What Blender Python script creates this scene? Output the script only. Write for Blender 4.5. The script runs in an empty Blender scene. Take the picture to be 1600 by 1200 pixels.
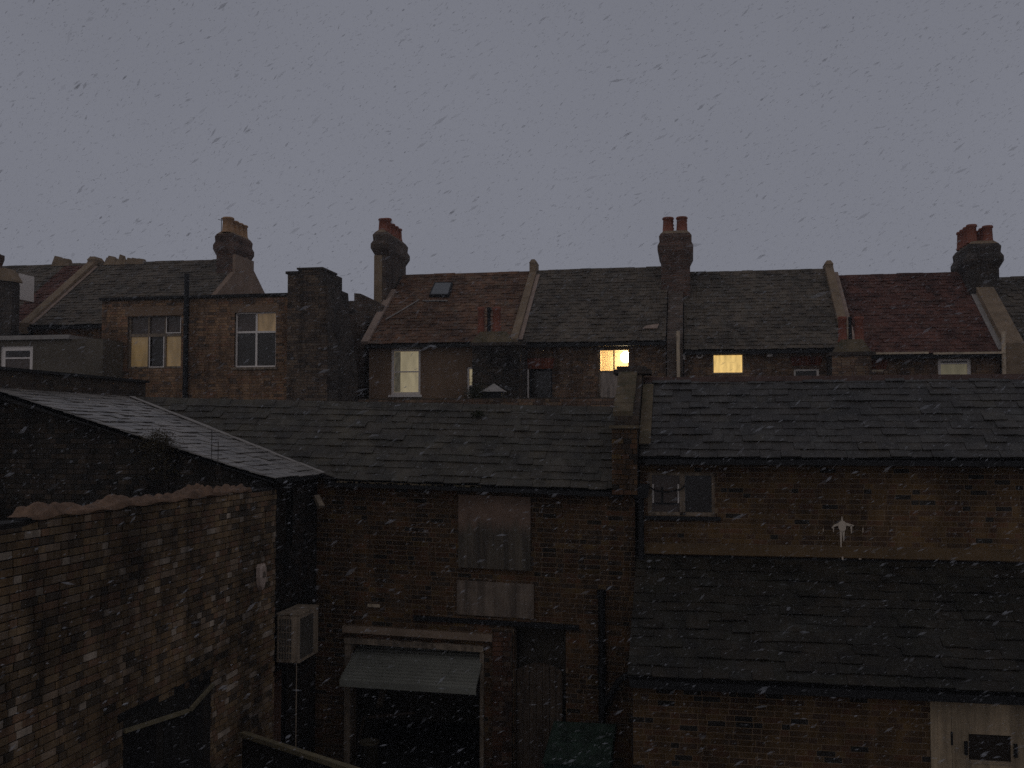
import bpy, math, random
from mathutils import Matrix, Vector

random.seed(7)
R = math.radians
scene = bpy.context.scene
COL = scene.collection

# ------------------------------------------------------------------ camera, sky, light, exposure
H = 5.45                      # eye height above the yard
F = 1555.0                    # focal length in photo pixels (1600 wide)
YAW, PITCH = R(10.25), math.atan(75.0 / F)
cam_data = bpy.data.cameras.new('camera')
cam_data.lens = F / 1600 * 36
cam_data.sensor_width = 36
cam_data.clip_start = 0.05
cam_data.clip_end = 2000
cam = bpy.data.objects.new('camera', cam_data)
COL.objects.link(cam)
cam.location = (0, 0, H)
cam.rotation_euler = (math.pi / 2 + PITCH, 0, YAW)
scene.camera = cam

world = bpy.data.worlds.new('World')
scene.world = world
world.use_nodes = True
wn, wl = world.node_tree.nodes, world.node_tree.links
bg = wn['Background']
sky = wn.new('ShaderNodeTexSky')
sky.sky_type = 'NISHITA'
sky.sun_disc = False
sky.sun_elevation = R(15)
sky.sun_rotation = R(200)
sky.dust_density = 4.0
hsv = wn.new('ShaderNodeHueSaturation')
hsv.inputs['Saturation'].default_value = 0.12
mixw = wn.new('ShaderNodeMix')
mixw.data_type = 'RGBA'
mixw.inputs['Factor'].default_value = 0.97       # closed overcast: even grey over the clear-sky gradient
mixw.inputs['B'].default_value = (2.48, 2.57, 3.05, 1)
wl.new(sky.outputs[0], hsv.inputs['Color'])
wl.new(hsv.outputs[0], mixw.inputs['A'])
# overcast: paler towards the horizon, faint uneven cloud, the same all the way round
tcw = wn.new('ShaderNodeTexCoord')
sepw = wn.new('ShaderNodeSeparateXYZ'); wl.new(tcw.outputs['Generated'], sepw.inputs[0])
hz = wn.new('ShaderNodeMapRange')
hz.inputs['From Min'].default_value = 0.0; hz.inputs['From Max'].default_value = 0.55
hz.inputs['To Min'].default_value = 1.13; hz.inputs['To Max'].default_value = 0.93
wl.new(sepw.outputs['Z'], hz.inputs['Value'])
cl = wn.new('ShaderNodeTexNoise'); cl.inputs['Scale'].default_value = 2.2; cl.inputs['Detail'].default_value = 3
wl.new(tcw.outputs['Generated'], cl.inputs['Vector'])
clr = wn.new('ShaderNodeMapRange'); clr.inputs['From Min'].default_value = .3; clr.inputs['From Max'].default_value = .7
clr.inputs['To Min'].default_value = .955; clr.inputs['To Max'].default_value = 1.045
wl.new(cl.outputs['Fac'], clr.inputs['Value'])
mm = wn.new('ShaderNodeMath'); mm.operation = 'MULTIPLY'
wl.new(hz.outputs[0], mm.inputs[0]); wl.new(clr.outputs[0], mm.inputs[1])
vs = wn.new('ShaderNodeVectorMath'); vs.operation = 'SCALE'
wl.new(mixw.outputs['Result'], vs.inputs[0]); wl.new(mm.outputs[0], vs.inputs['Scale'])
wl.new(vs.outputs[0], bg.inputs['Color'])
bg.inputs['Strength'].default_value = 0.073

sun_data = bpy.data.lights.new('sun', 'SUN')
sun_data.energy = 0.05          # dusk, behind snow cloud
sun_data.angle = R(60)
sun_data.color = (1.0, 0.96, 0.92)
sun = bpy.data.objects.new('sun', sun_data)
COL.objects.link(sun)
sun.rotation_euler = (R(35), 0, R(-20))

scene.view_settings.view_transform = 'Standard'
scene.view_settings.look = 'None'
scene.view_settings.exposure = 0.0
scene.view_settings.gamma = 1.0
scene.cycles.use_denoising = False
scene.cycles.max_bounces = 5
scene.cycles.diffuse_bounces = 3

# ------------------------------------------------------------------ measuring helpers
_rot = Matrix.Rotation(YAW, 3, 'Z') @ Matrix.Rotation(PITCH, 3, 'X')

def ray(x, y):
    return _rot @ Vector(((x - 800) / F, 1.0, (600 - y) / F))

def PY(x, y, Y):
    """point seen at photo pixel (x, y) on the frontal plane Y -> (X, Z)"""
    d = ray(x, y)
    t = Y / d.y
    return d.x * t, H + d.z * t

def PX(x, y, X):
    d = ray(x, y)
    t = X / d.x
    return d.y * t, H + d.z * t

# ------------------------------------------------------------------ materials
MATS = {}
WARM = (1.06, 0.98, 0.86)

def nodes_of(name):
    m = bpy.data.materials.new(name)
    m.use_nodes = True
    nt = m.node_tree
    return m, nt.nodes, nt.links, nt.nodes['Principled BSDF']

def pos_node(n, l):
    g = n.new('ShaderNodeNewGeometry')
    return g.outputs['Position']

def noise(n, l, vec, scale, detail=4, rough=0.6, stretch=None):
    t = n.new('ShaderNodeTexNoise')
    t.inputs['Scale'].default_value = scale
    t.inputs['Detail'].default_value = detail
    t.inputs['Roughness'].default_value = rough
    if stretch:
        mp = n.new('ShaderNodeMapping')
        mp.inputs['Scale'].default_value = stretch
        l.new(vec, mp.inputs['Vector'])
        vec = mp.outputs[0]
    l.new(vec, t.inputs['Vector'])
    return t.outputs['Fac']

def ramp(n, l, fac, stops, interp='LINEAR'):
    r = n.new('ShaderNodeValToRGB')
    r.color_ramp.interpolation = interp
    e = r.color_ramp.elements
    while len(e) < len(stops):
        e.new(0.5)
    for k, (p, c) in enumerate(stops):
        e[k].position = p
        e[k].color = (c[0], c[1], c[2], 1) if not isinstance(c, (int, float)) else (c, c, c, 1)
    l.new(fac, r.inputs['Fac'])
    return r.outputs['Color']

def mul(n, l, a, b, fac=1.0):
    m = n.new('ShaderNodeMix')
    m.data_type = 'RGBA'
    m.blend_type = 'MULTIPLY'
    m.inputs['Factor'].default_value = fac
    l.new(a, m.inputs['A'])
    l.new(b, m.inputs['B'])
    return m.outputs['Result']

def mixc(n, l, fac, a, b):
    m = n.new('ShaderNodeMix')
    m.data_type = 'RGBA'
    l.new(fac, m.inputs['Factor'])
    for s, v in (('A', a), ('B', b)):
        if hasattr(v, 'is_output'):
            l.new(v, m.inputs[s])
        else:
            m.inputs[s].default_value = (v[0], v[1], v[2], 1)
    return m.outputs['Result']

def bump(n, l, height, bsdf, strength=0.4, dist=0.01):
    b = n.new('ShaderNodeBump')
    b.inputs['Strength'].default_value = strength
    b.inputs['Distance'].default_value = dist
    l.new(height, b.inputs['Height'])
    l.new(b.outputs[0], bsdf.inputs['Normal'])

def piece_random(n, l):
    """a random number for each loose piece, whether its own object or joined"""
    oi = n.new('ShaderNodeObjectInfo')
    g = n.new('ShaderNodeNewGeometry')
    a = n.new('ShaderNodeMath'); a.operation = 'ADD'
    l.new(oi.outputs['Random'], a.inputs[0]); l.new(g.outputs['Random Per Island'], a.inputs[1])
    f = n.new('ShaderNodeMath'); f.operation = 'FRACT'
    l.new(a.outputs[0], f.inputs[0])
    return f.outputs[0]

def m_pieces(name, palette, soot=(0.35, 1.0), soot_scale=0.7, rough=0.9, grain=70, spec=0.3, moss=None, bump_s=0.5, fleck=None):
    """bricks, slates, tiles: one colour from the palette for each piece, grain and grime over it"""
    m, n, l, b = nodes_of(name)
    p = pos_node(n, l)
    n_c = len(palette)
    col = ramp(n, l, piece_random(n, l), [(w, tuple(a * b for a, b in zip(c, WARM))) for w, c in palette], 'CONSTANT')
    g = noise(n, l, p, grain, 3)
    col = mul(n, l, col, ramp(n, l, g, [(0.25, 0.72), (0.75, 1.15)]))
    s = noise(n, l, p, soot_scale, 5, 0.65)
    col = mul(n, l, col, ramp(n, l, s, [(0.36, soot[0]), (0.62, soot[1])]))
    st = noise(n, l, p, 3.2, 4, .65, (1, 1, .10))
    col = mul(n, l, col, ramp(n, l, st, [(0.36, .55), (0.56, 1.06)]))
    if moss:
        mm = noise(n, l, p, 2.2, 6, 0.75)
        f = ramp(n, l, mm, [(0.56, 0.0), (0.68, 0.75)])
        col = mixc(n, l, f, col, moss)
    if fleck:
        f = ramp(n, l, noise(n, l, p, 26, 3, .6), [(0.62, 0.0), (0.68, 0.8)])
        patch = ramp(n, l, noise(n, l, p, .9, 3, .6), [(0.45, 0.0), (0.6, 1.0)])
        col = mixc(n, l, mul(n, l, f, patch), col, fleck)
    l.new(col, b.inputs['Base Color'])
    rr = ramp(n, l, noise(n, l, p, 9, 4), [(0.3, max(0, rough - 0.12)), (0.7, min(1, rough + 0.1))])
    l.new(rr, b.inputs['Roughness'])
    b.inputs['Specular IOR Level'].default_value = spec
    bump(n, l, g, b, bump_s, 0.004)
    MATS[name] = m
    return m

def m_plain(name, col, rough=0.8, spec=0.3, var=0.35, scale=3.0, streak=None, metallic=0.0, dirt=None):
    m, n, l, b = nodes_of(name)
    p = pos_node(n, l)
    c0 = n.new('ShaderNodeRGB'); c0.outputs[0].default_value = (*[a * b for a, b in zip(col, WARM)], 1)
    c = mul(n, l, c0.outputs[0], ramp(n, l, noise(n, l, p, scale, 6, 0.7), [(0.3, 1 - var), (0.7, 1 + var * 0.4)]))
    c = mul(n, l, c, ramp(n, l, noise(n, l, p, 60, 2), [(0.3, 0.85), (0.7, 1.1)]))
    if streak:
        c = mul(n, l, c, ramp(n, l, noise(n, l, p, streak, 4, 0.7, (1, 1, 0.06)), [(0.35, 0.45), (0.65, 1.1)]))
    if dirt:
        c = mixc(n, l, ramp(n, l, noise(n, l, p, 5, 6, 0.75), [(0.5, 0.0), (0.66, 0.8)]), c, dirt)
    l.new(c, b.inputs['Base Color'])
    b.inputs['Roughness'].default_value = rough
    b.inputs['Specular IOR Level'].default_value = spec
    b.inputs['Metallic'].default_value = metallic
    bump(n, l, noise(n, l, p, 40, 4), b, 0.25, 0.004)
    MATS[name] = m
    return m

def m_bricktex(name, c1, c2, mortar, dark=0.4):
    """far brickwork too small to tell the bricks apart"""
    m, n, l, b = nodes_of(name)
    p = pos_node(n, l)
    sep = n.new('ShaderNodeSeparateXYZ'); l.new(p, sep.inputs[0])
    ad = n.new('ShaderNodeMath'); ad.operation = 'ADD'
    l.new(sep.outputs['X'], ad.inputs[0]); l.new(sep.outputs['Y'], ad.inputs[1])
    cb = n.new('ShaderNodeCombineXYZ')
    l.new(ad.outputs[0], cb.inputs['X']); l.new(sep.outputs['Z'], cb.inputs['Y'])
    t = n.new('ShaderNodeTexBrick')
    l.new(cb.outputs[0], t.inputs['Vector'])
    t.inputs['Color1'].default_value = (*c1, 1)
    t.inputs['Color2'].default_value = (*c2, 1)
    t.inputs['Mortar'].default_value = (*mortar, 1)
    t.inputs['Scale'].default_value = 1.0
    t.inputs['Brick Width'].default_value = 0.225
    t.inputs['Row Height'].default_value = 0.075
    t.inputs['Mortar Size'].default_value = 0.008
    c = mul(n, l, t.outputs['Color'], ramp(n, l, noise(n, l, p, 1.6, 6, 0.7), [(0.34, dark), (0.66, 1.1)]))
    c = mul(n, l, c, ramp(n, l, noise(n, l, p, 22, 4, 0.7), [(0.3, 0.65), (0.7, 1.2)]))
    l.new(c, b.inputs['Base Color'])
    b.inputs['Roughness'].default_value = 0.92
    b.inputs['Specular IOR Level'].default_value = 0.2
    inv = n.new('ShaderNodeMath'); inv.operation = 'SUBTRACT'; inv.inputs[0].default_value = 1
    l.new(t.outputs['Fac'], inv.inputs[1])
    bump(n, l, inv.outputs[0], b, 0.8, 0.012)
    MATS[name] = m
    return m

def m_lit(name, col, strength, var=0.15, scale=2.5):
    """blind or curtain lit from the room behind it"""
    m, n, l, b = nodes_of(name)
    p = pos_node(n, l)
    c0 = n.new('ShaderNodeRGB'); c0.outputs[0].default_value = (*col, 1)
    c = mul(n, l, c0.outputs[0], ramp(n, l, noise(n, l, p, scale, 3, 0.5, (2.5, 2.5, 0.6)), [(0.3, 1 - var), (0.7, 1 + var)]))
    l.new(c, b.inputs['Base Color'])
    l.new(c, b.inputs['Emission Color'])
    b.inputs['Emission Strength'].default_value = strength
    b.inputs['Roughness'].default_value = 0.25
    MATS[name] = m
    return m

# London stock, sooty
m_pieces('brick_yard', [(0.0, (.215, .150, .090)), (.16, (.270, .180, .100)), (.34, (.170, .122, .080)), (.48, (.255, .155, .098)),
                        (.62, (.110, .084, .060)), (.72, (.300, .212, .125)), (.84, (.340, .255, .185)), (.93, (.50, .42, .35))],
         soot=(.30, 1.05), soot_scale=1.0, bump_s=.8)
m_pieces('brick_middle', [(0.0, (0.127, 0.075, 0.040)), (.2, (0.152, 0.086, 0.041)), (.4, (0.106, 0.067, 0.040)), (.58, (0.167, 0.085, 0.046)),
                          (.74, (0.086, 0.059, 0.040)), (.90, (0.187, 0.119, 0.048)), (.955, (0.043, 0.035, 0.026))], soot=(.28, 1.05), soot_scale=.7)
m_pieces('brick_ochre', [(0.0, (0.145, 0.086, 0.037)), (.22, (0.119, 0.072, 0.037)), (.44, (0.163, 0.099, 0.042)), (.62, (0.106, 0.062, 0.037)),
                         (.80, (0.154, 0.079, 0.042)), (.93, (0.035, 0.030, 0.025))], soot=(.42, 1.05), soot_scale=.6)
m_pieces('brick_shade_black', [(0.0, (0.032, 0.027, 0.023)), (.3, (0.042, 0.032, 0.025)), (.6, (0.026, 0.022, 0.020)), (.85, (0.052, 0.038, 0.029))], soot=(.45, 1.0))  # near-black brick: shade of the inner corner put into the colour
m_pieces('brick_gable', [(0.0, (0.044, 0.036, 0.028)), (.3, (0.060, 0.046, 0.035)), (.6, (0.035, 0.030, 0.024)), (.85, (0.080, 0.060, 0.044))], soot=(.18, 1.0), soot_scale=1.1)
m_pieces('brick_wing', [(0.0, (.330, .205, .125)), (.2, (.275, .170, .106)), (.4, (.370, .230, .138)), (.6, (.225, .142, .095)),
                        (.8, (.310, .170, .105)), (.93, (.140, .098, .072))], soot=(.55, 1.05), soot_scale=.8)
m_pieces('brick_terrace', [(0.0, (.235, .150, .105)), (.25, (.190, .125, .090)), (.5, (.275, .175, .112)), (.72, (.145, .102, .080)),
                           (.9, (.290, .205, .140))], soot=(.5, 1.05), soot_scale=.8)
m_pieces('brick_stack', [(0.0, (.150, .108, .080)), (.25, (.115, .085, .066)), (.5, (.175, .125, .090)), (.72, (.085, .066, .055)), (.9, (.20, .15, .11))], soot=(.5, 1.05), soot_scale=1.2)
m_pieces('brick_red', [(0.0, (0.253, 0.083, 0.050)), (.35, (0.198, 0.066, 0.042)), (.7, (0.297, 0.099, 0.057))], soot=(.5, 1.0))
m_pieces('brick_pier', [(0.0, (.120, .062, .040)), (.3, (.150, .072, .044)), (.6, (.085, .050, .036)), (.8, (.190, .125, .09))], soot=(.4, 1.0), soot_scale=1.6)
m_pieces('slate_middle', [(0.0, (0.075, 0.066, 0.052)), (.25, (0.081, 0.072, 0.056)), (.5, (0.070, 0.063, 0.049)), (.72, (0.079, 0.068, 0.053)), (.88, (0.085, 0.074, 0.054))],
         soot=(.6, 1.05), soot_scale=1.3, rough=.62, spec=.3, moss=(.075, .070, .054), bump_s=.5, fleck=(.14, .13, .10))
m_pieces('slate_right', [(0.0, (0.059, 0.054, 0.049)), (.25, (0.066, 0.059, 0.053)), (.5, (0.055, 0.050, 0.046)), (.72, (0.064, 0.056, 0.049)), (.88, (0.067, 0.059, 0.048))],
         soot=(.6, 1.05), soot_scale=1.1, rough=.55, spec=.35, moss=(.085, .080, .068), bump_s=.5, fleck=(.17, .155, .125))
m_pieces('slate_lower', [(0.0, (0.032, 0.029, 0.021)), (.3, (0.036, 0.031, 0.023)), (.6, (0.030, 0.027, 0.021)), (.85, (0.039, 0.032, 0.023))],
         soot=(.6, 1.05), soot_scale=1.1, rough=.62, spec=.25, moss=(.050, .048, .042), bump_s=.5, fleck=(.12, .115, .10))
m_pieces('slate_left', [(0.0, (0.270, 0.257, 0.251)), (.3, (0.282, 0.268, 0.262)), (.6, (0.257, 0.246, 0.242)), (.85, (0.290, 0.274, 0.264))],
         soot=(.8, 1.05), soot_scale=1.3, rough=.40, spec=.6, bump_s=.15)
m_pieces('slate_far', [(0.0, (0.128, 0.108, 0.086)), (.25, (0.145, 0.120, 0.095)), (.5, (0.116, 0.098, 0.079)), (.75, (0.138, 0.112, 0.087))],
         soot=(.65, 1.05), soot_scale=.8, rough=.75, spec=.25, moss=(.150, .138, .115))
m_pieces('tile_brown', [(0.0, (0.184, 0.105, 0.070)), (.25, (0.216, 0.120, 0.077)), (.5, (0.157, 0.094, 0.067)), (.75, (0.200, 0.128, 0.088))],
         soot=(.6, 1.05), soot_scale=.8, rough=.85, spec=.2, moss=(.120, .105, .085))
m_pieces('tile_red', [(0.0, (0.139, 0.064, 0.051)), (.25, (0.155, 0.070, 0.054)), (.5, (0.122, 0.059, 0.049)), (.75, (0.145, 0.075, 0.060))],
         soot=(.65, 1.05), soot_scale=.8, rough=.85, spec=.2)
m_pieces('plank_dark', [(0.0, (.035, .031, .027)), (.4, (.045, .039, .033)), (.75, (.028, .026, .024))], rough=.85)
m_plain('ridge_red', (.085, .052, .044), .9)
m_plain('mortar', (.075, .062, .048), .95)
m_plain('mortar_pale', (.225, .160, .105), .95, var=.5, scale=1.2)
m_plain('mortar_dark', (.022, .020, .018), .95)
m_plain('mortar_far', (.140, .105, .075), .95)
m_plain('felt', (.025, .024, .024), .95)
m_bricktex('chimney_brick', (.175, .115, .082), (.110, .080, .062), (.20, .165, .13))
m_bricktex('chimney_red', (.215, .115, .078), (.130, .082, .062), (.22, .17, .14))
m_bricktex('chimney_dark', (.120, .090, .068), (.075, .062, .052), (.11, .09, .075))
m_bricktex('parapet_brick', (.120, .082, .054), (.070, .054, .042), (.10, .08, .06))
m_plain('cement', (.270, .205, .145), .95, var=.4, scale=2.5)
m_plain('render_pink', (.300, .220, .175), .95, var=.35, scale=1.5)
m_plain('render_brown', (.240, .165, .115), .95, var=.3, scale=1.4)
m_plain('render_grey', (.135, .118, .096), .95, var=.35, scale=1.3)
m_plain('lead', (.330, .315, .310), .6, var=.3, scale=5)
m_plain('lead_warm', (.360, .275, .235), .8, var=.35, scale=4)
m_plain('coping', (.160, .128, .085), .95, var=.5, scale=3, dirt=(.06, .06, .03))
m_plain('terracotta', (.285, .105, .072), .85, var=.4, scale=6)
m_plain('buff_pot', (.420, .260, .150), .85, var=.3, scale=6)
m_plain('sheeting', (.205, .128, .085), .8, var=.6, scale=6)
m_plain('ochre_fillet', (.125, .082, .042), .95, var=.4, scale=3)
m_plain('black_iron', (.012, .012, .013), .6, var=.3)
m_plain('black_gap', (.006, .006, .006), .95, var=.1)
m_plain('white_paint', (.86, .82, .82), .5, var=.06, scale=8)
m_plain('cream_paint', (.60, .50, .38), .55, var=.2, scale=7, dirt=(.20, .15, .10))
m_plain('pale_timber', (.330, .265, .205), .75, var=.35, scale=6, streak=12, dirt=(.08, .065, .05))
m_plain('pale_lintel', (.310, .235, .180), .9, var=.3, scale=3)
m_plain('door_cream', (.460, .365, .255), .6, var=.25, scale=3, streak=7)
m_plain('panel_grey', (.250, .200, .165), .85, var=.35, scale=4, streak=6)
m_plain('plank_brown', (.125, .094, .072), .85, var=.3, scale=5, streak=20)
m_plain('door_red', (.170, .095, .068), .8, var=.4, scale=3, streak=15)
m_plain('rail_timber', (.190, .165, .105), .85, var=.4, scale=8)
m_plain('garage_metal', (.225, .235, .215), .55, spec=.3, var=.3, scale=2)
m_plain('plastic_cream', (.44, .36, .28), .5, var=.25, scale=6, streak=9)
m_plain('plastic_pink', (.52, .42, .38), .45, var=.1, scale=8)
m_plain('grille_mid', (.115, .105, .092), .7)
m_plain('bin_green', (.034, .062, .047), .55, var=.5, scale=5, streak=6)
m_plain('bin_dark', (.012, .040, .032), .6)
m_plain('bucket_tan', (.110, .095, .065), .8)
m_plain('splash_white', (.62, .54, .47), .7, var=.1)
m_plain('ground_concrete', (.060, .056, .052), .85, var=.4, scale=1.2)
m_plain('bark', (.050, .042, .032), .9)
m_plain('leaf_dark', (.040, .044, .022), .8, var=.4, scale=12)
m_plain('leaf_dry', (.070, .056, .030), .9, var=.4, scale=12)
m_plain('interior', (.130, .115, .095), .95, var=.6)
m_plain('glass_dark', (.034, .028, .024), .12, spec=.3, var=.3, scale=1.5)
m_plain('glass_sky', (.080, .088, .095), .08, spec=.8, var=.1)
m_plain('glass_grey', (.095, .072, .062), .2, spec=.3, var=.4, scale=1.5)
m_plain('curtain_grey', (.42, .36, .33), .8, var=.3, scale=4, streak=18)
m_plain('room_cream', (.80, .72, .58), .9, var=.05)
m_lit('blind_yellow', (.55, .46, .28), .33, .18)
m_lit('curtain_dim', (.22, .19, .13), .12, .5, 6)
m_lit('blind_bright', (.86, .58, .20), .78, .22, 4)
m_lit('curtain_orange', (.38, .25, .11), .15, .2)
m_lit('curtain_peach', (.38, .25, .12), .14, .35)
m_lit('blind_green', (.38, .33, .20), .16, .15)
m_lit('bulb', (1.0, .86, .56), 15.0, .0)

def m_weathered_board():
    m, n, l, b = nodes_of('weathered_board')
    p = pos_node(n, l)
    sep = n.new('ShaderNodeSeparateXYZ'); l.new(p, sep.inputs[0])
    nz = noise(n, l, p, 3.0, 5, 0.75, (4, 1, .5))
    ad = n.new('ShaderNodeMath'); ad.operation = 'MULTIPLY_ADD'
    l.new(nz, ad.inputs[0]); ad.inputs[1].default_value = -.55; l.new(sep.outputs['Z'], ad.inputs[2])
    z_mid = PY(775, 822, 15.1)[1] - .275
    mr = n.new('ShaderNodeMapRange')
    l.new(ad.outputs[0], mr.inputs['Value'])
    mr.inputs['From Min'].default_value = z_mid - .10
    mr.inputs['From Max'].default_value = z_mid + .10
    streak = ramp(n, l, noise(n, l, p, 9, 4, .7, (1, 1, .07)), [(.35, .45), (.65, 1.2)])
    c0 = n.new('ShaderNodeRGB'); c0.outputs[0].default_value = (.112, .086, .058, 1)
    c1 = n.new('ShaderNodeRGB'); c1.outputs[0].default_value = (.225, .140, .094, 1)
    grey = mul(n, l, c0.outputs[0], streak)
    pink = mul(n, l, c1.outputs[0], ramp(n, l, noise(n, l, p, 5, 5), [(.3, .7), (.7, 1.1)]))
    c = mixc(n, l, mr.outputs[0], grey, pink)
    l.new(c, b.inputs['Base Color'])
    b.inputs['Roughness'].default_value = .85
    bump(n, l, streak, b, .3, .004)
    MATS['weathered_board'] = m
m_weathered_board()

def m_snow():
    m, n, l, b = nodes_of('snowflake')
    b.inputs['Base Color'].default_value = (.54, .54, .56, 1)
    b.inputs['Roughness'].default_value = .9
    b.inputs['Specular IOR Level'].default_value = .1
    g = n.new('ShaderNodeNewGeometry')
    op = n.new('ShaderNodeMapRange')
    op.inputs['To Min'].default_value = .04
    op.inputs['To Max'].default_value = .23
    pw = n.new('ShaderNodeMath'); pw.operation = 'POWER'; pw.inputs[1].default_value = 1.3
    l.new(g.outputs['Random Per Island'], pw.inputs[0])
    l.new(pw.outputs[0], op.inputs['Value'])
    tr = n.new('ShaderNodeBsdfTransparent')
    mx = n.new('ShaderNodeMixShader')
    l.new(op.outputs[0], mx.inputs[0])
    l.new(tr.outputs[0], mx.inputs[1]); l.new(b.outputs[0], mx.inputs[2])
    l.new(mx.outputs[0], n['Material Output'].inputs['Surface'])
    MATS['snowflake'] = m
m_snow()

# ------------------------------------------------------------------ object helpers
def tag(o, label=None, cat=None, group=None, kind=None):
    for k, v in (('label', label), ('category', cat), ('group', group), ('kind', kind)):
        if v:
            o[k] = v
    return o

def thing(name, label, cat, loc=(0, 0, 0), group=None):
    o = bpy.data.objects.new(name, None)
    o.empty_display_size = .2
    COL.objects.link(o)
    o.location = loc
    return tag(o, label, cat, group)

def adopt(o, parent):
    o.parent = parent
    if parent is not None and parent.type == 'EMPTY':
        o.matrix_parent_inverse = Matrix.Translation(-parent.location)
    elif parent is not None and parent.get('_base'):
        o.matrix_parent_inverse = Matrix.Translation(-parent.location)

class MB:
    def __init__(s):
        s.v, s.f, s.smooth = [], [], []
    def face(s, pts, smooth=False):
        k = len(s.v)
        s.v.extend(tuple(p) for p in pts)
        s.f.append(tuple(range(k, k + len(pts))))
        s.smooth.append(smooth)
        return s
    def solid(s, verts, faces, smooth=False):
        k = len(s.v)
        s.v.extend(tuple(p) for p in verts)
        for f in faces:
            s.f.append(tuple(i + k for i in f))
            s.smooth.append(smooth)
        return s
    def hexa(s, a):
        """8 points: bottom ring 0-3 ccw seen from above, top ring 4-7"""
        return s.solid(a, [(3, 2, 1, 0), (4, 5, 6, 7), (0, 1, 5, 4), (1, 2, 6, 5), (2, 3, 7, 6), (3, 0, 4, 7)])
    def box(s, x0, x1, y0, y1, z0, z1):
        x0, x1 = min(x0, x1), max(x0, x1); y0, y1 = min(y0, y1), max(y0, y1); z0, z1 = min(z0, z1), max(z0, z1)
        return s.hexa([(x0, y0, z0), (x1, y0, z0), (x1, y1, z0), (x0, y1, z0), (x0, y0, z1), (x1, y0, z1), (x1, y1, z1), (x0, y1, z1)])
    def bar(s, a, b, w, h, up=(0, 0, 1)):
        a, b = Vector(a), Vector(b)
        d = (b - a).normalized()
        side = d.cross(Vector(up)).normalized()
        u = side.cross(d).normalized()
        q = []
        for e in (a, b):
            q.append([e - side * w / 2 - u * h / 2, e + side * w / 2 - u * h / 2, e + side * w / 2 + u * h / 2, e - side * w / 2 + u * h / 2])
        v = q[0] + q[1]
        return s.solid(v, [(0, 3, 2, 1), (4, 5, 6, 7), (0, 1, 5, 4), (1, 2, 6, 5), (2, 3, 7, 6), (3, 0, 4, 7)])
    def tube(s, pts, r, seg=8, smooth=True):
        pts = [Vector(p) for p in pts]
        rings = []
        for i, p in enumerate(pts):
            d = (pts[min(i + 1, len(pts) - 1)] - pts[max(i - 1, 0)]).normalized()
            a = d.cross(Vector((0, 0, 1)))
            if a.length < 1e-3:
                a = d.cross(Vector((1, 0, 0)))
            a.normalize(); c = d.cross(a)
            rr = r[i] if isinstance(r, (list, tuple)) else r
            rings.append([p + (a * math.cos(t) + c * math.sin(t)) * rr for t in [2 * math.pi * k / seg for k in range(seg)]])
        v = [q for rg in rings for q in rg]
        f = []
        for i in range(len(rings) - 1):
            for k in range(seg):
                f.append((i * seg + k, i * seg + (k + 1) % seg, (i + 1) * seg + (k + 1) % seg, (i + 1) * seg + k))
        s.solid(v, f, smooth)
        s.face(list(reversed(rings[0]))); s.face(rings[-1])
        return s
    def lathe(s, c, prof, seg=16, smooth=True):
        """prof: list of (radius, z) from outside bottom up and over"""
        v, f = [], []
        for r, z in prof:
            for k in range(seg):
                t = 2 * math.pi * k / seg
                v.append((c[0] + r * math.cos(t), c[1] + r * math.sin(t), c[2] + z))
        for i in range(len(prof) - 1):
            for k in range(seg):
                f.append((i * seg + k, i * seg + (k + 1) % seg, (i + 1) * seg + (k + 1) % seg, (i + 1) * seg + k))
        return s.solid(v, f, smooth)
    def prism(s, poly, axis, a0, a1):
        """poly extruded along axis: 'x' -> poly is (y, z); 'y' -> (x, z); 'z' -> (x, y)"""
        def pt(q, a):
            return {'x': (a, q[0], q[1]), 'y': (q[0], a, q[1]), 'z': (q[0], q[1], a)}[axis]
        n = len(poly)
        k = len(s.v)
        s.v.extend(pt(q, a0) for q in poly); s.v.extend(pt(q, a1) for q in poly)
        s.f.append(tuple(range(k, k + n))); s.f.append(tuple(reversed(range(k + n, k + 2 * n))))
        for i in range(n):
            j = (i + 1) % n
            s.f.append((k + i, k + n + i, k + n + j, k + j))
        s.smooth += [False] * (n + 2)
        return s
    def build(s, name, mat, parent=None, kind=None):
        me = bpy.data.meshes.new(name)
        base = None
        if parent is None and s.v:
            xs, ys, zs = zip(*s.v)
            base = Vector(((min(xs) + max(xs)) / 2, (min(ys) + max(ys)) / 2, min(zs)))
            vv = [(a - base.x, b - base.y, c - base.z) for a, b, c in s.v]
        else:
            vv = s.v
        me.from_pydata(vv, [], s.f)
        me.polygons.foreach_set('use_smooth', s.smooth)
        me.materials.append(MATS[mat])
        me.update()
        o = bpy.data.objects.new(name, me)
        COL.objects.link(o)
        if base is not None:
            o.location = base
            o['_base'] = True
        adopt(o, parent)
        if kind:
            o['kind'] = kind
        return o

def fix_normals():
    import bmesh
    for me in bpy.data.meshes:
        bm = bmesh.new(); bm.from_mesh(me)
        bmesh.ops.recalc_face_normals(bm, faces=bm.faces)
        bm.to_mesh(me); bm.free()

def inst(mesh, name, mat4, parent):
    o = bpy.data.objects.new(name, mesh)
    COL.objects.link(o)
    o.matrix_basis = mat4
    adopt(o, parent)
    return o

CAMV = Vector((0, 0, H))
UNIT_MESH = {}

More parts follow.
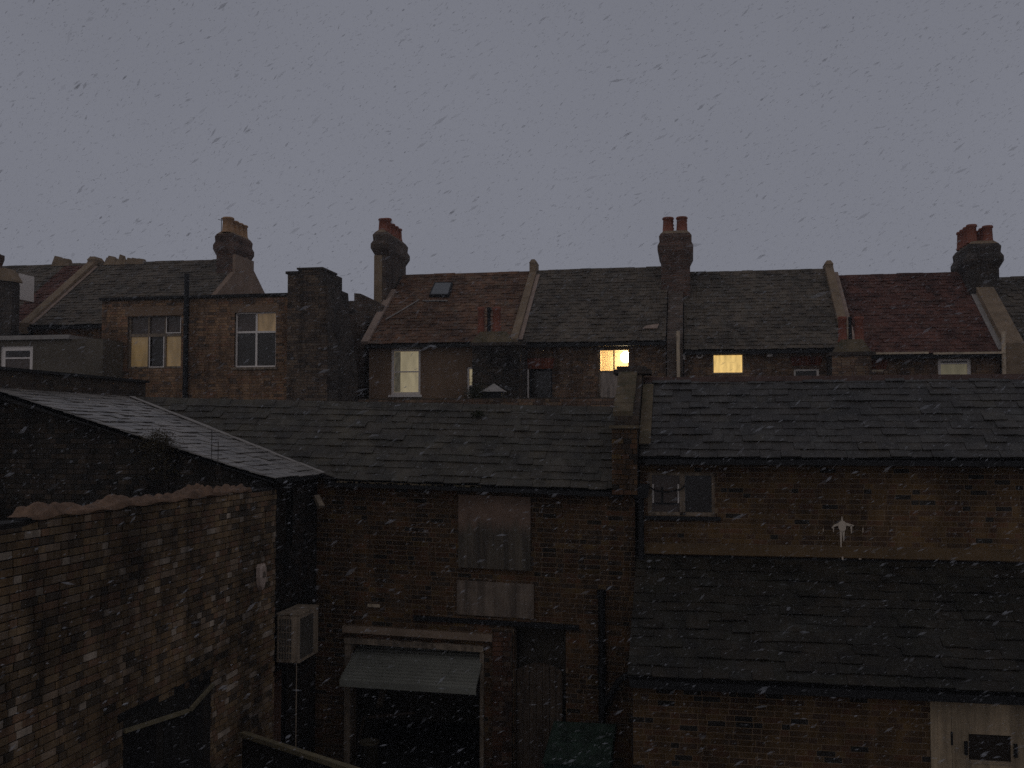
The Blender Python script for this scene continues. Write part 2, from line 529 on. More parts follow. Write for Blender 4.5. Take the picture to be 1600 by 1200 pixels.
def unit_brick(mat):
    """brick of size 1 with chamfered face: x along the wall, y out of the wall (face at 0), z up"""
    key = ('brick', mat)
    if key not in UNIT_MESH:
        mb = MB()
        a, c = .5, .04
        e = .47
        o_ = [(-a, .12, -a), (a, .12, -a), (a, .12, a), (-a, .12, a)]
        o2 = [(-a, 1.2, -a), (a, 1.2, -a), (a, 1.2, a), (-a, 1.2, a)]
        fr = [(-a + .02, 0, -a + .06), (a - .02, 0, -a + .06), (a - .02, 0, a - .06), (-a + .02, 0, a - .06)]
        mb.solid(fr + o_ + o2, [(0, 1, 2, 3)] + [(i, 4 + i, 4 + (i + 1) % 4, (i + 1) % 4) for i in range(4)]
                 + [(4 + i, 8 + i, 8 + (i + 1) % 4, 4 + (i + 1) % 4) for i in range(4)])
        me = bpy.data.meshes.new('brick')
        me.from_pydata(mb.v, [], mb.f)
        me.materials.append(MATS[mat])
        UNIT_MESH[key] = me
    return UNIT_MESH[key]

def bricks(parent, o, u, nrm, L, z0, z1, mat, holes=(), top=None, single=0, where=None, shear=0.0, course=.075, seed=1, bond='flemish', rough=1.0, name='brick'):
    """lay bricks on a wall face. o (x, y) start, u along, nrm outward, all horizontal. holes (u0, u1, z0, z1). top(u) caps the height."""
    rng = random.Random(seed)
    ux, uy = u; nx, ny = nrm
    out = []
    rows = int((z1 - z0) / course) + 1
    for k in range(rows):
        za, zb = z0 + k * course + .005, z0 + (k + 1) * course - .005
        if za >= z1 - .02:
            break
        zb = min(zb, z1)
        pos = -rng.random() * .1 - (.16 if k % 2 else 0)
        header = bool(k % 2)
        while pos < L:
            w = .1025 if (header and bond == 'flemish') else .215
            w *= 1 + rng.uniform(-.04, .04)
            a, b = max(pos, 0.0), min(pos + w, L)
            pos += w + .010
            header = not header
            if b - a < .03:
                continue
            segs = [(a, b)]
            zc = (za + zb) / 2
            for h0, h1, hz0, hz1 in holes:
                if hz0 < zc < hz1:
                    ns = []
                    for p, q in segs:
                        if q <= h0 or p >= h1:
                            ns.append((p, q))
                        else:
                            if h0 - p > .03: ns.append((p, h0))
                            if q - h1 > .03: ns.append((h1, q))
                    segs = ns
            for p, q in segs:
                ta, tb = zb, zb
                if top:
                    ta, tb = min(zb, top(p)), min(zb, top(q))
                    if ta <= za + .01 or tb <= za + .01:
                        continue
                full = abs(ta - tb) < 1e-6
                out.append((p, q, za, ta, tb, full, rng.uniform(.004, .013) * rough, rng.uniform(-1, 1) * rough, rng.random()))
    chosen = set()
    if single:
        cand = []
        for i, (p, q, za, ta, tb, full, pr, tw, rr) in enumerate(out):
            c = Vector((o[0] + ux * (p + q) / 2, o[1] + uy * (p + q) / 2, za))
            if full and q - p > .06 and (where is None or where((p + q) / 2, za)):
                cand.append(((c - CAMV).length, i))
        cand.sort()
        chosen = {i for _, i in cand[:single]}
    mb = MB()
    me = unit_brick(mat) if single else None
    for i, (p, q, za, ta, tb, full, pr, tw, rr) in enumerate(out):
        sa, sb = shear * p, shear * q
        if i in chosen:
            cx = (p + q) / 2
            hgt = ta - za
            X = Vector((ux, uy, shear)); Y = Vector((-nx, -ny, 0)); Z = Vector((0, 0, 1))
            M = Matrix(((X.x * (q - p), Y.x * .03, 0, o[0] + ux * cx + nx * (pr + .004)),
                        (X.y * (q - p), Y.y * .03, 0, o[1] + uy * cx + ny * (pr + .004)),
                        (X.z * (q - p), 0, hgt, (za + ta) / 2 + (sa + sb) / 2),
                        (0, 0, 0, 1)))
            inst(me, name, M, parent)
        else:
            d = pr
            def pt(uu, z, dd, sh):
                return (o[0] + ux * uu + nx * dd, o[1] + uy * uu + ny * dd, z + sh)
            f = [pt(p, za, d, sa), pt(q, za, d, sb), pt(q, tb, d, sb), pt(p, ta, d, sa)]
            g = [pt(p, za, -.02, sa), pt(q, za, -.02, sb), pt(q, tb, -.02, sb), pt(p, ta, -.02, sa)]
            mb.solid(f + g, [(0, 1, 2, 3), (0, 4, 5, 1), (1, 5, 6, 2), (2, 6, 7, 3), (3, 7, 4, 0)])
    if mb.v:
        mb.build(name + '_courses', mat, parent, 'stuff')

def panel(name, mat, parent, o, u, nrm, L, z0, z1, thick, holes=(), shear=0.0, front=0.0):
    """wall slab with openings, outer face at the wall line minus front"""
    us = sorted({0, L, *[max(0, min(L, h)) for hh in holes for h in hh[:2]]})
    zs = sorted({z0, z1, *[max(z0, min(z1, h)) for hh in holes for h in hh[2:]]})
    def solid_cell(i, j):
        if i < 0 or j < 0 or i >= len(us) - 1 or j >= len(zs) - 1:
            return False
        c, d = (us[i] + us[i + 1]) / 2, (zs[j] + zs[j + 1]) / 2
        return not any(h[0] < c < h[1] and h[2] < d < h[3] for h in holes)
    mb = MB()
    def pt(a, z, d):
        return (o[0] + u[0] * a + nrm[0] * d, o[1] + u[1] * a + nrm[1] * d, z + shear * a)
    f0, f1 = -front, -thick
    for i in range(len(us) - 1):
        for j in range(len(zs) - 1):
            if not solid_cell(i, j):
                continue
            a, b, c, d = us[i], us[i + 1], zs[j], zs[j + 1]
            mb.face([pt(a, c, f0), pt(b, c, f0), pt(b, d, f0), pt(a, d, f0)])
            mb.face([pt(a, c, f1), pt(a, d, f1), pt(b, d, f1), pt(b, c, f1)])
            if not solid_cell(i - 1, j): mb.face([pt(a, c, f1), pt(a, c, f0), pt(a, d, f0), pt(a, d, f1)])
            if not solid_cell(i + 1, j): mb.face([pt(b, c, f0), pt(b, c, f1), pt(b, d, f1), pt(b, d, f0)])
            if not solid_cell(i, j - 1): mb.face([pt(a, c, f1), pt(b, c, f1), pt(b, c, f0), pt(a, c, f0)])
            if not solid_cell(i, j + 1): mb.face([pt(a, d, f0), pt(b, d, f0), pt(b, d, f1), pt(a, d, f1)])
    return mb.build(name, mat, parent)

def clip_poly(poly, planes):
    for a, b, c in planes:
        res = []
        for i in range(len(poly)):
            p, q = poly[i], poly[(i + 1) % len(poly)]
            dp, dq = a * p[0] + b * p[1] - c, a * q[0] + b * q[1] - c
            if dp <= 0: res.append(p)
            if (dp < 0 < dq) or (dq < 0 < dp):
                t = dp / (dp - dq)
                res.append((p[0] + (q[0] - p[0]) * t, p[1] + (q[1] - p[1]) * t))
        poly = res
        if len(poly) < 3:
            return []
    return poly

def poly_area(p):
    return abs(sum(p[i][0] * p[(i + 1) % len(p)][1] - p[(i + 1) % len(p)][0] * p[i][1] for i in range(len(p)))) / 2

def unit_slate(mat, k=0):
    """slate of size 1: x across, y up the slope from the tail, z out; slightly broken corners"""
    key = ('slate', mat, k)
    if key not in UNIT_MESH:
        rg = random.Random(k * 13 + 5)
        c = [rg.uniform(0, .05) if rg.random() < .5 else 0 for _ in range(4)]
        out = [(-.5 + c[0], 0), (-.12, rg.uniform(-.015, .02)), (.2, rg.uniform(-.015, .02)), (.5 - c[1], 0.01), (.5, .06), (.5, 1), (-.5, 1), (-.5, .05)]
        nn = len(out)
        v = [(x, y, 1.0) for x, y in out] + [(x, y, 0.0) for x, y in out]
        f = [tuple(range(nn))] + [(i, nn + i, nn + (i + 1) % nn, (i + 1) % nn) for i in range(nn)]
        me = bpy.data.meshes.new('slate')
        me.from_pydata(v, [], f)
        me.materials.append(MATS[mat])
        UNIT_MESH[key] = me
    return UNIT_MESH[key]

def slates(parent, o, u, s, W, S, mat, gauge=.185, width=.27, thick=.011, planes=(), single=0, where=None, seed=1, rough=1.0, missing=(), name='slate', verge=0.0):
    """lay slates from the eave corner o along u, up the slope s (unit vectors)"""
    rng = random.Random(seed)
    o, u, s = Vector(o), Vector(u).normalized(), Vector(s).normalized()
    n = u.cross(s).normalized()
    rows = int(S / gauge) + 1
    items = []
    for k in range(rows):
        v0 = k * gauge
        ln = gauge * 2 + .03
        pos = -(width / 2 if k % 2 else 0.0) - rng.random() * .02
        j = 0
        while pos < W:
            w = width * (1 + rng.uniform(-.12, .12) * rough)
            a, b = max(pos, 0), min(pos + w - .004, W)
            pos += w
            j += 1
            if b - a < .04 or (k, j) in missing:
                continue
            slip = rng.uniform(-.011, .008) * rough + (-.05 * rng.random() if rng.random() < .03 * rough else 0) + .006 * math.sin(pos * 2.1 + k * 1.7)
            va, vb = v0 + slip, min(v0 + ln, S + .02)
            if vb - va < .05:
                continue
            rect = [(a, va), (b, va), (b, vb), (a, vb)]
            poly = clip_poly(rect, planes)
            if not poly or poly_area(poly) < .004:
                continue
            items.append((rect, poly, poly_area(poly) > poly_area(rect) * .9995, rng.uniform(-.012, .012) * rough, rng.uniform(-1.5, .35) * thick + (rng.uniform(.004, .016) * rough if rng.random() < .35 else 0), rng.randrange(6), k))
    chosen = set()
    if single:
        cand = []
        for i, it in enumerate(items):
            (a, va), (b, vb) = it[0][0], it[0][2]
            c = o + u * (a + b) / 2 + s * va
            if it[2] and b - a > .08 and (where is None or where(c)):
                cand.append(((c - CAMV).length, i))
        cand.sort()
        chosen = {i for _, i in cand[:single]}
    mb = MB()
    for i, (rect, poly, full, rot, lift, kk, row) in enumerate(items):
        (a, va), (b, vb) = rect[0], rect[2]
        tail, head = thick * 2.9 + lift, thick * .4
        sl = (head - tail) / (vb - va)
        sdir = (s + n * sl).normalized()
        if i in chosen:
            uu = (u + sdir * rot).normalized()
            nn = uu.cross(sdir).normalized()
            base = o + u * (a + b) / 2 + s * va + n * (tail - thick)
            M = Matrix((( uu.x * (b - a), sdir.x * (vb - va), nn.x * thick, base.x),
                        ( uu.y * (b - a), sdir.y * (vb - va), nn.y * thick, base.y),
                        ( uu.z * (b - a), sdir.z * (vb - va), nn.z * thick, base.z), (0, 0, 0, 1)))
            inst(unit_slate(mat, kk), name, M, parent)
        else:
            cu = (a + b) / 2
            pts, low = [], []
            for p, q in poly:
                hgt = tail + sl * (q - va)
                base = o + u * p + s * (q + rot * (p - cu)) + n * hgt
                pts.append(base); low.append(base - n * thick)
            m_ = len(pts)
            mb.solid(pts + low, [tuple(range(m_))] + [(t, m_ + t, m_ + (t + 1) % m_, (t + 1) % m_) for t in range(m_)])
    if mb.v:
        mb.build(name + '_courses', mat, parent, 'stuff')

def pot(parent, x, y, z, r, h, mat, rim=True):
    mb = MB()
    prof = [(r * 1.08, 0), (r * 1.08, h * .08), (r * .98, h * .12), (r * .86, h * .84)]
    if rim:
        prof += [(r * 1.02, h * .87), (r * 1.04, h * .95), (r * .92, h)]
    else:
        prof += [(r * .86, h)]
    prof += [(r * .70, h), (r * .68, h * .55), (0.001, h * .55)]
    mb.lathe((x, y, z), prof, 14)
    return mb.build('chimney_pot', mat, parent)

def window(parent, Y, px0, py0, px1, py1, frame_mat, cols=1, rows=(0.5,), panes='glass_dark', fw=.055, sill=True, sill_mat=None, depth=.07, recess=.06, split_w=.04, wall='y', special=None):
    """sash window seen at a pixel box on the wall plane Y; returns its hole (x0, x1, z0, z1). The window is its frame; panes and sill are sub-parts."""
    x0, z1 = PY(px0, py0, Y); x1, _ = PY(px1, (py0 + py1) / 2, Y); _, z0 = PY(px0, py1, Y)
    yf = Y + recess
    mb = MB()
    mb.box(x0, x0 + fw, yf, yf + depth, z0, z1).box(x1 - fw, x1, yf, yf + depth, z0, z1)
    mb.box(x0 + fw, x1 - fw, yf, yf + depth, z1 - fw, z1).box(x0 + fw, x1 - fw, yf, yf + depth, z0, z0 + fw)
    xs = [x0 + fw + (x1 - x0 - 2 * fw) * k / cols for k in range(cols + 1)]
    zs = [z0 + fw] + [z0 + (z1 - z0) * r for r in rows] + [z1 - fw]
    for x in xs[1:-1]:
        mb.box(x - split_w / 2, x + split_w / 2, yf + .006, yf + depth - .004, z0 + fw, z1 - fw)
    for z in zs[1:-1]:
        for i in range(cols):
            mb.box(xs[i] + (split_w / 2 if i else 0), xs[i + 1] - (split_w / 2 if i < cols - 1 else 0), yf + .010, yf + depth - .008, z - split_w / 2, z + split_w / 2)
    w = mb.build('window', frame_mat, parent)
    for j in range(len(zs) - 1):
        for i in range(cols):
            mt = panes if isinstance(panes, str) else panes[j][i]
            g = MB().box(xs[i] + .003, xs[i + 1] - .003, yf + depth * .55, yf + depth * .55 + .012, zs[j] + .003, zs[j + 1] - .003)
            g.build('pane', mt, w)
    if sill:
        MB().box(x0 - .06, x1 + .06, Y - .07, yf + depth, z0 - .07, z0 - .003).build('sill', sill_mat or frame_mat, w)
    return (x0, x1, z0, z1)

def arch(parent, Y, px0, px1, pyt, pyb, n=8, mat='brick_red'):
    """flat arch of soldier bricks over an opening"""
    x0, z1 = PY(px0, pyt, Y); x1, z0 = PY(px1, pyb, Y)
    mb = MB()
    for k in range(n):
        a, b = x0 + (x1 - x0) * k / n + .006, x0 + (x1 - x0) * (k + 1) / n - .006
        lean = ((k + .5) / n - .5) * .06
        mb.hexa([(a - lean, Y - .025, z0), (b - lean, Y - .025, z0), (b - lean, Y, z0), (a - lean, Y, z0), (a + lean, Y - .025, z1), (b + lean, Y - .025, z1), (b + lean, Y, z1), (a + lean, Y, z1)])
    return mb.build('arch', mat, parent)

# ------------------------------------------------------------------ ground
g = MB().box(-70, 70, -30, 80, -.3, 0).build('ground', 'ground_concrete')
tag(g, 'dark concrete ground of the back yards', 'ground', kind='structure')

# ------------------------------------------------------------------ yard wall on the left, with its gates
XW = -5.81
YW0, YW1 = 5.6, 13.33
z_top = PX(60, 808, XW)[1]
gate_top = PX(335, 1060, XW)[1]
G0, G1 = 9.54, 11.45
wall = thing('yard_wall', 'tall weathered brick yard wall with scattered pale bricks at the lower left', 'wall', (XW - .11, 9, 0))
holes = [(G0 - YW0, G1 - YW0, -1, gate_top + .06)]
panel('core', 'mortar_dark', wall, (XW, YW0), (0, 1), (1, 0), YW1 - YW0, 0, z_top - .02, .22, holes)
def yard_top(uu):
    y = YW0 + uu
    return z_top - (.07 if y < 7.9 else 0) - (.05 if y > 12.6 else 0)
bricks(wall, (XW, YW0), (0, 1), (1, 0), YW1 - YW0, 0, z_top + .01, 'brick_yard', holes, top=yard_top, single=300,
       where=lambda uu, z: YW0 + uu > 7.5 and z > 1.2, seed=3, rough=1.3)
MB().box(XW - .22, XW + .012, G0 - .1, G1 + .1, gate_top + .06, gate_top + .14).build('lintel', 'plank_dark', wall)

def gate_leaf(label, hinge, tip):
    hx, hy = hinge; tx, ty = tip
    t = thing('gate_leaf', label, 'gate', (hx, hy, 0.03), 'double timber gates in the yard wall')
    d = Vector((tx - hx, ty - hy, 0)); L = d.length; d.normalize()
    nrm = Vector((d.y, -d.x, 0))
    if nrm.x < 0: nrm = -nrm
    n = 8
    for k in range(n):
        a = Vector((hx, hy, 0)) + d * (L * k / n + .004); b = Vector((hx, hy, 0)) + d * (L * (k + 1) / n - .004)
        zt = gate_top - .02 + random.uniform(-.012, .012)
        MB().hexa([a, b, b - nrm * .025, a - nrm * .025, a + Vector((0, 0, zt)), b + Vector((0, 0, zt)), b - nrm * .025 + Vector((0, 0, zt)), a - nrm * .025 + Vector((0, 0, zt))]).build('plank', 'plank_dark', t)
    p0 = Vector((hx, hy, 0)) + nrm * .022; p1 = Vector((tx, ty, 0)) + nrm * .022
    for z in (gate_top - .05, 1.1):
        MB().bar(p0 + Vector((0, 0, z)), p1 + Vector((0, 0, z)), .035, .04).build('rail', 'rail_timber' if z > 2 else 'plank_dark', t)
    return t
gate_leaf('dark timber gate leaf in the brick yard wall, the leaf nearer the camera', (XW + .01, G0), (-5.53, 10.36))
gate_leaf('dark timber gate leaf in the brick yard wall, the leaf nearer the air conditioner', (XW + .01, G1), (-5.53, 10.40))

# lumpy reddish covering along the wall top
def sheeting():
    rg = random.Random(11)
    y0, y1 = 7.95, 12.45
    n, m = 220, 16
    v, f = [], []
    lumps = [(y0 + .1 + rg.random() * 3.0, rg.uniform(.10, .30), rg.uniform(.03, .085)) for _ in range(13)]
    lumps += [(y1 - 1.5 + rg.random() * 1.45, rg.uniform(.035, .09), rg.uniform(.04, .10)) for _ in range(14)]
    for i in range(n + 1):
        y = y0 + (y1 - y0) * i / n
        t = i / n
        amp = .022 + max(hh * math.exp(-((y - yc) / w) ** 2) for yc, w, hh in lumps)
        amp *= min(1, i / 5, (n - i) / 3) * .9 + .1
        for j in range(m + 1):
            a = j / m
            x = XW - .21 + .25 * a
            h = max(.008, amp * math.sin(math.pi * min(1, max(0, a * .9 + .08))) ** .7) + rg.uniform(-.004, .004)
            h += .022 * math.sin(13 * a + y * 7 + 2 * math.sin(y * 3.1)) * min(1, amp * 12)
            h += .012 * math.sin(6 * a - y * 13) * (1 if t > .55 else .35) + .004 * math.sin(31 * a + y * 31)
            h = max(h, .006)
            v.append((x + .015 * math.sin(y * 5), y, z_top + h + .004))
    for i in range(n):
        for j in range(m):
            p = i * (m + 1) + j
            f.append((p, p + 1, p + m + 2, p + m + 1))
    k = len(v)
    # skirt down to the bricks
    for i in range(n + 1):
        x, y, z = v[i * (m + 1) + m]
        v.append((x + .004, y, z_top - .012 - .012 * math.sin(y * 11)))
    for i in range(n):
        f.append((i * (m + 1) + m, k + i, k + i + 1, (i + 1) * (m + 1) + m))
    o = MB().solid(v, f, True).build('crumpled_sheeting', 'sheeting')
    tag(o, 'lumpy reddish brown sheeting lying along the top of the brick yard wall', 'sheeting')
sheeting()

# ------------------------------------------------------------------ left outbuilding: monopitch slate roof falling to the right
XE = -5.75                                # eave
zE = PX(430, 750, XE)[1]                  # eave height
TL = .2925
YG = 13.33                                # gable wall
left = thing('slate_outbuilding', 'dark brick outbuilding with a low pale slate roof falling towards the yard', 'building', (-8, 15, 0))
XS = -5.93
XP = -10.3                                # parapet
def zleft(x): return zE + TL * (XE - x)
mb = MB()
mb.prism([(XS, 0), (XS, zleft(XS) - .05), (XP - .3, zleft(XP - .3) - .05), (XP - .3, 0)], 'y', YG + .02, YG + .24)
mb.build('gable_wall', 'mortar_dark', left)
bricks(left, (XP - .3, YG + .02), (1, 0), (0, -1), XS - XP + .3, zE - 1.6, zleft(XP), 'brick_gable', top=lambda uu: zleft(XP - .3 + uu) - .06, seed=9)
slot = (PX(437, 800, XS)[0], PX(457, 800, XS)[0], PX(437, 858, XS)[1], PX(437, 768, XS)[1])
dr = (PX(409, 1100, XS)[0], PX(446, 1100, XS)[0], -1, PX(430, 1050, XS)[1])
hs = [(slot[0] - YG, slot[1] - YG, slot[2], slot[3]), (dr[0] - YG, dr[1] - YG, dr[2], dr[3])]
panel('side_wall', 'mortar_dark', left, (XS, YG), (0, 1), (1, 0), 1.95, 0, zE - .02, .22, hs)
bricks(left, (XS, YG), (0, 1), (1, 0), 1.95, 0, zE - .05, 'brick_shade_black', hs, seed=12)
MB().box(XS - .12, XS - .10, slot[0], slot[1], slot[2], slot[3]).build('narrow_window', 'glass_dark', left)
d_ = MB().box(XS - .09, XS - .05, dr[0] + .04, dr[1] - .04, 0.02, dr[3] - .04).build('side_door', 'door_red', left)
d_['label'] = 'reddish brown boarded door under the air conditioner'
MB().box(XS - .06, XS + .02, dr[0] - .06, dr[0] + .04, 0, dr[3] + .06).build('door_post', 'pale_timber', left)
# roof deck and slates; valley against the middle roof
SH = -.025                                 # the old middle building sags to the right
Ye = 14.9                                  # middle eave
zEm = PY(520, 750, Ye)[1]                  # at X = -5.7
TM = .69
ydeep = 18.6
c16 = math.sqrt(1 + TL * TL)
mb = MB()
mb.prism([(XE, zE - .03), (XE, zE - .004), (XP, zleft(XP) - .004), (XP, zleft(XP) - .12)], 'y', 13.2, 14.9)
mb.build('roof', 'felt', left)
# left slates: u along +Y (reversed so that normals point up), v up the slope to -X
# keep where  (.2925 + SH) s + (zE - zEm) > TM (Y - Ye),  s = v / c16
k1 = TL + SH
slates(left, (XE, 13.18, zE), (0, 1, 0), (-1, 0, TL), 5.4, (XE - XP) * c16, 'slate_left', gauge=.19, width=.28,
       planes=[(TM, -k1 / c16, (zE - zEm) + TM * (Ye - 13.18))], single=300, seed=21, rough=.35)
mb = MB()
# deck under the part beyond the eave line, following the valley
def vy(s): return Ye + ((zE - zEm) + k1 * s) / TM
pts = [(XE, 14.9), (XE, vy(0))] + [(XE - s, vy(s)) for s in (1, 2, 3, 4.4)] + [(XE - 4.55, 14.9)]
mb.face([(x, y, zleft(x) - .006) for x, y in pts])
mb.build('roof_deck', 'felt', left)
mb = MB()
a = Vector((XE + .02, vy(0), zE + .03)); b = Vector((XE - 4.35, vy(4.35), zleft(XE - 4.35) + .05))
mb.bar(a, b, .13, .012)
mb.build('valley_flashing', 'lead', left)
MB().box(XE - .03, XE + .005, 13.2, 14.75, zE - .055, zE - .012).build('fascia', 'black_iron', left)
mb = MB()
mb.bar((XE + .01, 13.21, zE - .035), (XP, 13.21, zleft(XP) - .035), .02, .05)
mb.build('verge_board', 'black_iron', left)
zp0 = zleft(XP) - .1
zp1 = PX(100, 587, XP)[1]
panel('parapet', 'parapet_brick', left, (XP, 12.9), (0, 1), (1, 0), 4.6, zp0 - 2, zp1, .26)
MB().box(XP - .31, XP + .05, 12.85, 17.55, zp1 + .002, zp1 + .05).build('coping', 'black_iron', left)

def ivy():
    t = thing('ivy_tuft', 'dark bushy tuft growing over the verge of the left slate roof', 'plant', (PY(240, 720, 13.1)[0], 13.12, PY(240, 745, 13.1)[1]))
    cx, cz = PY(245, 695, 13.08)
    rg = random.Random(4)
    mb = MB()
    for k in range(2200):
        a = rg.gauss(0, .11); b = rg.gauss(0, .09); c = rg.gauss(.05, .08)
        hang = rg.random() < .4
        if hang: c -= rg.random() * .45; a *= 1.6
        p = Vector((cx + a, 13.12 + b * .8 - (.0 if not hang else .02), cz + c))
        d = Vector((rg.uniform(-1, 1), rg.uniform(-1, 1), rg.uniform(-.6, 1))).normalized() * rg.uniform(.02, .05)
        e = Vector((rg.uniform(-1, 1), rg.uniform(-1, 1), rg.uniform(-1, 1))).normalized() * .008
        mb.face([p - e, p + d * .5 + e, p + d, p + d * .4 - e])
    mb.build('foliage', 'leaf_dry', t, 'stuff')
    mb = MB()
    for k in range(12):
        x = cx + rg.uniform(-.12, .12)
        mb.tube([(x, 13.16, cz - .5), (x + rg.uniform(-.05, .05), 13.12, cz - .2), (x + rg.uniform(-.1, .1), 13.1, cz + rg.uniform(-.05, .12))], .005, 5)
    mb.build('stem', 'bark', t)
ivy()

def dead_stems():
    t = thing('dead_stems', 'two thin bare stems standing up against the left slate roof', 'plant', (PY(336, 735, 13.15)[0], 13.15, PY(336, 735, 13.15)[1]))
    for x, y0, y1 in ((331, 672, 738), (341, 690, 735)):
        X0, Z1 = PY(x, y0, 13.15); X1, Z0 = PY(x - 1, y1, 13.15)
        MB().tube([(X1, 13.15, Z0), ((X0 + X1) / 2 + .008, 13.14, (Z0 + Z1) / 2), (X0, 13.15, Z1)], .006, 5).build('stem', 'bark', t)
dead_stems()

# ------------------------------------------------------------------ middle building
YM = 15.2
XM0, XM1 = -5.92, -.86
mid = thing('middle_outbuilding', 'long brick outbuilding with slipped slates and a boarded hatch above a garage door', 'building', (-3.4, 17, 0))
def sh(x): return SH * (x + 5.7)
gx0 = PY(549, 1010, YM)[0]; gx1 = PY(753, 1010, YM)[0]
gz = PY(650, 1001, YM)[1] - sh((gx0 + gx1) / 2)
ox0 = PY(803, 1010, YM)[0]; ox1 = PY(884, 1010, YM)[0]
oz = PY(840, 980, YM)[1] - sh((ox0 + ox1) / 2)
mo = (-5.7, YM)
mh = [(gx0 + 5.7, gx1 + 5.7, -1, gz), (ox0 + 5.7, ox1 + 5.7, -1, oz)]
mh0 = [(a + .22, b + .22, c, d) for a, b, c, d in mh]
ztopm = zEm + .12
panel('wall', 'mortar_pale', mid, (-5.92, YM), (1, 0), (0, -1), XM1 - XM0, -.2, ztopm + .006, .25, mh0, shear=SH)
bricks(mid, (-5.92, YM), (1, 0), (0, -1), XM1 - XM0, -.2, ztopm, 'brick_middle', mh0, single=300,
       where=lambda uu, z: z > 1.6 and .6 < uu, shear=SH, seed=31, rough=.35)
# rooms behind the openings
mb = MB()
for (a, b, top, dp) in ((gx0 - .4, gx1 + .3, gz + .25, 3.0), (ox0 - .05, ox1 + .05, oz + .1, .5)):
    y0, y1 = YM + .26, YM + .26 + dp
    mb.face([(a, y1, 0), (b, y1, 0), (b, y1, top), (a, y1, top)])
    mb.face([(a, y0, 0), (a, y1, 0), (a, y1, top), (a, y0, top)])
    mb.face([(b, y0, 0), (b, y1, 0), (b, y1, top), (b, y0, top)])
    mb.face([(a, y0, top), (b, y0, top), (b, y1, top), (a, y1, top)])
mb.build('room', 'interior', mid)
# body behind and gable so that the roof is carried
mb = MB()
Yr = 16.7
zRm = zEm + TM * (Yr - Ye)
for x0, x1 in ((XM1 - .02, XM1),):
    mb.prism([(YM + .26, 0), (YM + .26, zEm + .1 + sh(x1)), (Yr, zRm - .08 + sh(x1)), (Yr + 1.75, zEm + .06 + sh(x1)), (Yr + 1.75, 0)], 'x', x0, x1)
mb.build('gable_wall', 'mortar_dark', mid)
c35 = math.sqrt(1 + TM * TM)
XL = -10.25
mb = MB()
for side in (0, 1):
    y0, y1 = (Ye + .03, Yr) if side == 0 else (Yr, 18.5)
    def zz(x, y): return (zEm + TM * (y - Ye) if side == 0 else zRm - TM * (y - Yr)) + sh(x) - .006
    if side == 0:
        # front deck stops at the valley
        poly = [(-5.72, Ye + .03), (XM1 - .0, Ye + .03), (XM1, Yr), (XL + .15, Yr), (-5.72, Ye + .13)]
    else:
        poly = [(XL, y0), (XM1, y0), (XM1, y1), (XL, y1)]
    mb.face([(x, y, zz(x, y)) for x, y in poly])
    mb.face([(x, y, zz(x, y) - .08) for x, y in poly])
mb.build('roof', 'felt', mid)
# slates start left of the inner corner and are clipped by the valley
W = XM1 - .02 - XL
slates(mid, (XL, Ye, zEm + sh(XL)), (1, 0, SH), (0, 1, TM), W, (Yr - Ye) * c35, 'slate_middle', gauge=.18, width=.28,
       planes=[(-k1, -TM / c35, -((zE - zEm) + k1 * (XE - XL)))], single=300,
       where=lambda c: True, seed=41, rough=.8, missing={(7, 20)})
mb = MB()
for k in range(22):
    x0 = XL + W * k / 22; x1 = XL + W * (k + 1) / 22 - .008
    z = zRm + .015 + random.uniform(-.006, .006)
    mb.prism([(Yr - .13, z - .075), (Yr, z + .028), (Yr + .13, z - .075), (Yr + .11, z - .085), (Yr, z + .008), (Yr - .11, z - .085)], 'x', 0, 1)
    for i in range(len(mb.v) - 12, len(mb.v)):
        a, b, c = mb.v[i]
        xx = x0 + (x1 - x0) * a
        mb.v[i] = (xx, b, c + sh(xx))
mb.build('ridge', 'slate_middle', mid, 'stuff')
# gutter along the eave
mb = MB()
for k in range(4):
    x0 = -5.6 + k * 1.15; x1 = x0 + 1.14
    mb.bar((x0, Ye - .035, zEm - .055 + sh(x0) + random.uniform(-.012, .004)), (x1, Ye - .035, zEm - .058 + sh(x1)), .10, .06)
mb.build('gutter', 'black_iron', mid)
mb = MB()
rg = random.Random(8)
for k in range(60):
    x = rg.uniform(-5.5, -3.2); w = rg.uniform(.02, .09)
    mb.box(x, x + w, Ye - .095, Ye - .05, zEm - .028 + sh(x), zEm - .012 + sh(x) + rg.uniform(0, .012))
o_ = mb.build('gutter_moss', 'coping', mid, 'stuff')
def flat(name, mat, pxa, pya, pxb, pyb, y0, y1, parent=mid, Y=YM):
    """board on the middle wall between two photo corners, following the sag"""
    xa, za = PY(pxa, pya, Y); xb, zb = PY(pxb, pyb, Y)
    za -= sh(xa); zb -= sh(xb)
    z0, z1 = min(za, zb), max(za, zb)
    v = [(xa, y0, z0 + sh(xa)), (xb, y0, z0 + sh(xb)), (xb, y1, z0 + sh(xb)), (xa, y1, z0 + sh(xa)),
         (xa, y0, z1 + sh(xa)), (xb, y0, z1 + sh(xb)), (xb, y1, z1 + sh(xb)), (xa, y1, z1 + sh(xa))]
    return MB().hexa(v).build(name, mat, parent)
b_ = flat('hatch_board', 'weathered_board', 718, 772, 830, 891, YM - .075, YM - .018)
b_['label'] = 'weathered board, pinkish at the top and streaked grey below'
flat('panel_board', 'panel_grey', 715, 906, 835, 966, YM - .05, YM - .018)
flat('black_beam', 'black_iron', 647, 961, 905, 984, YM - .045, YM - .017)
flat('lintel', 'pale_lintel', 538, 976, 771, 1001, YM - .10, YM - .016)
flat('pale_brick', 'cream_paint', 575, 943, 594, 949, YM - .022, YM - .012)
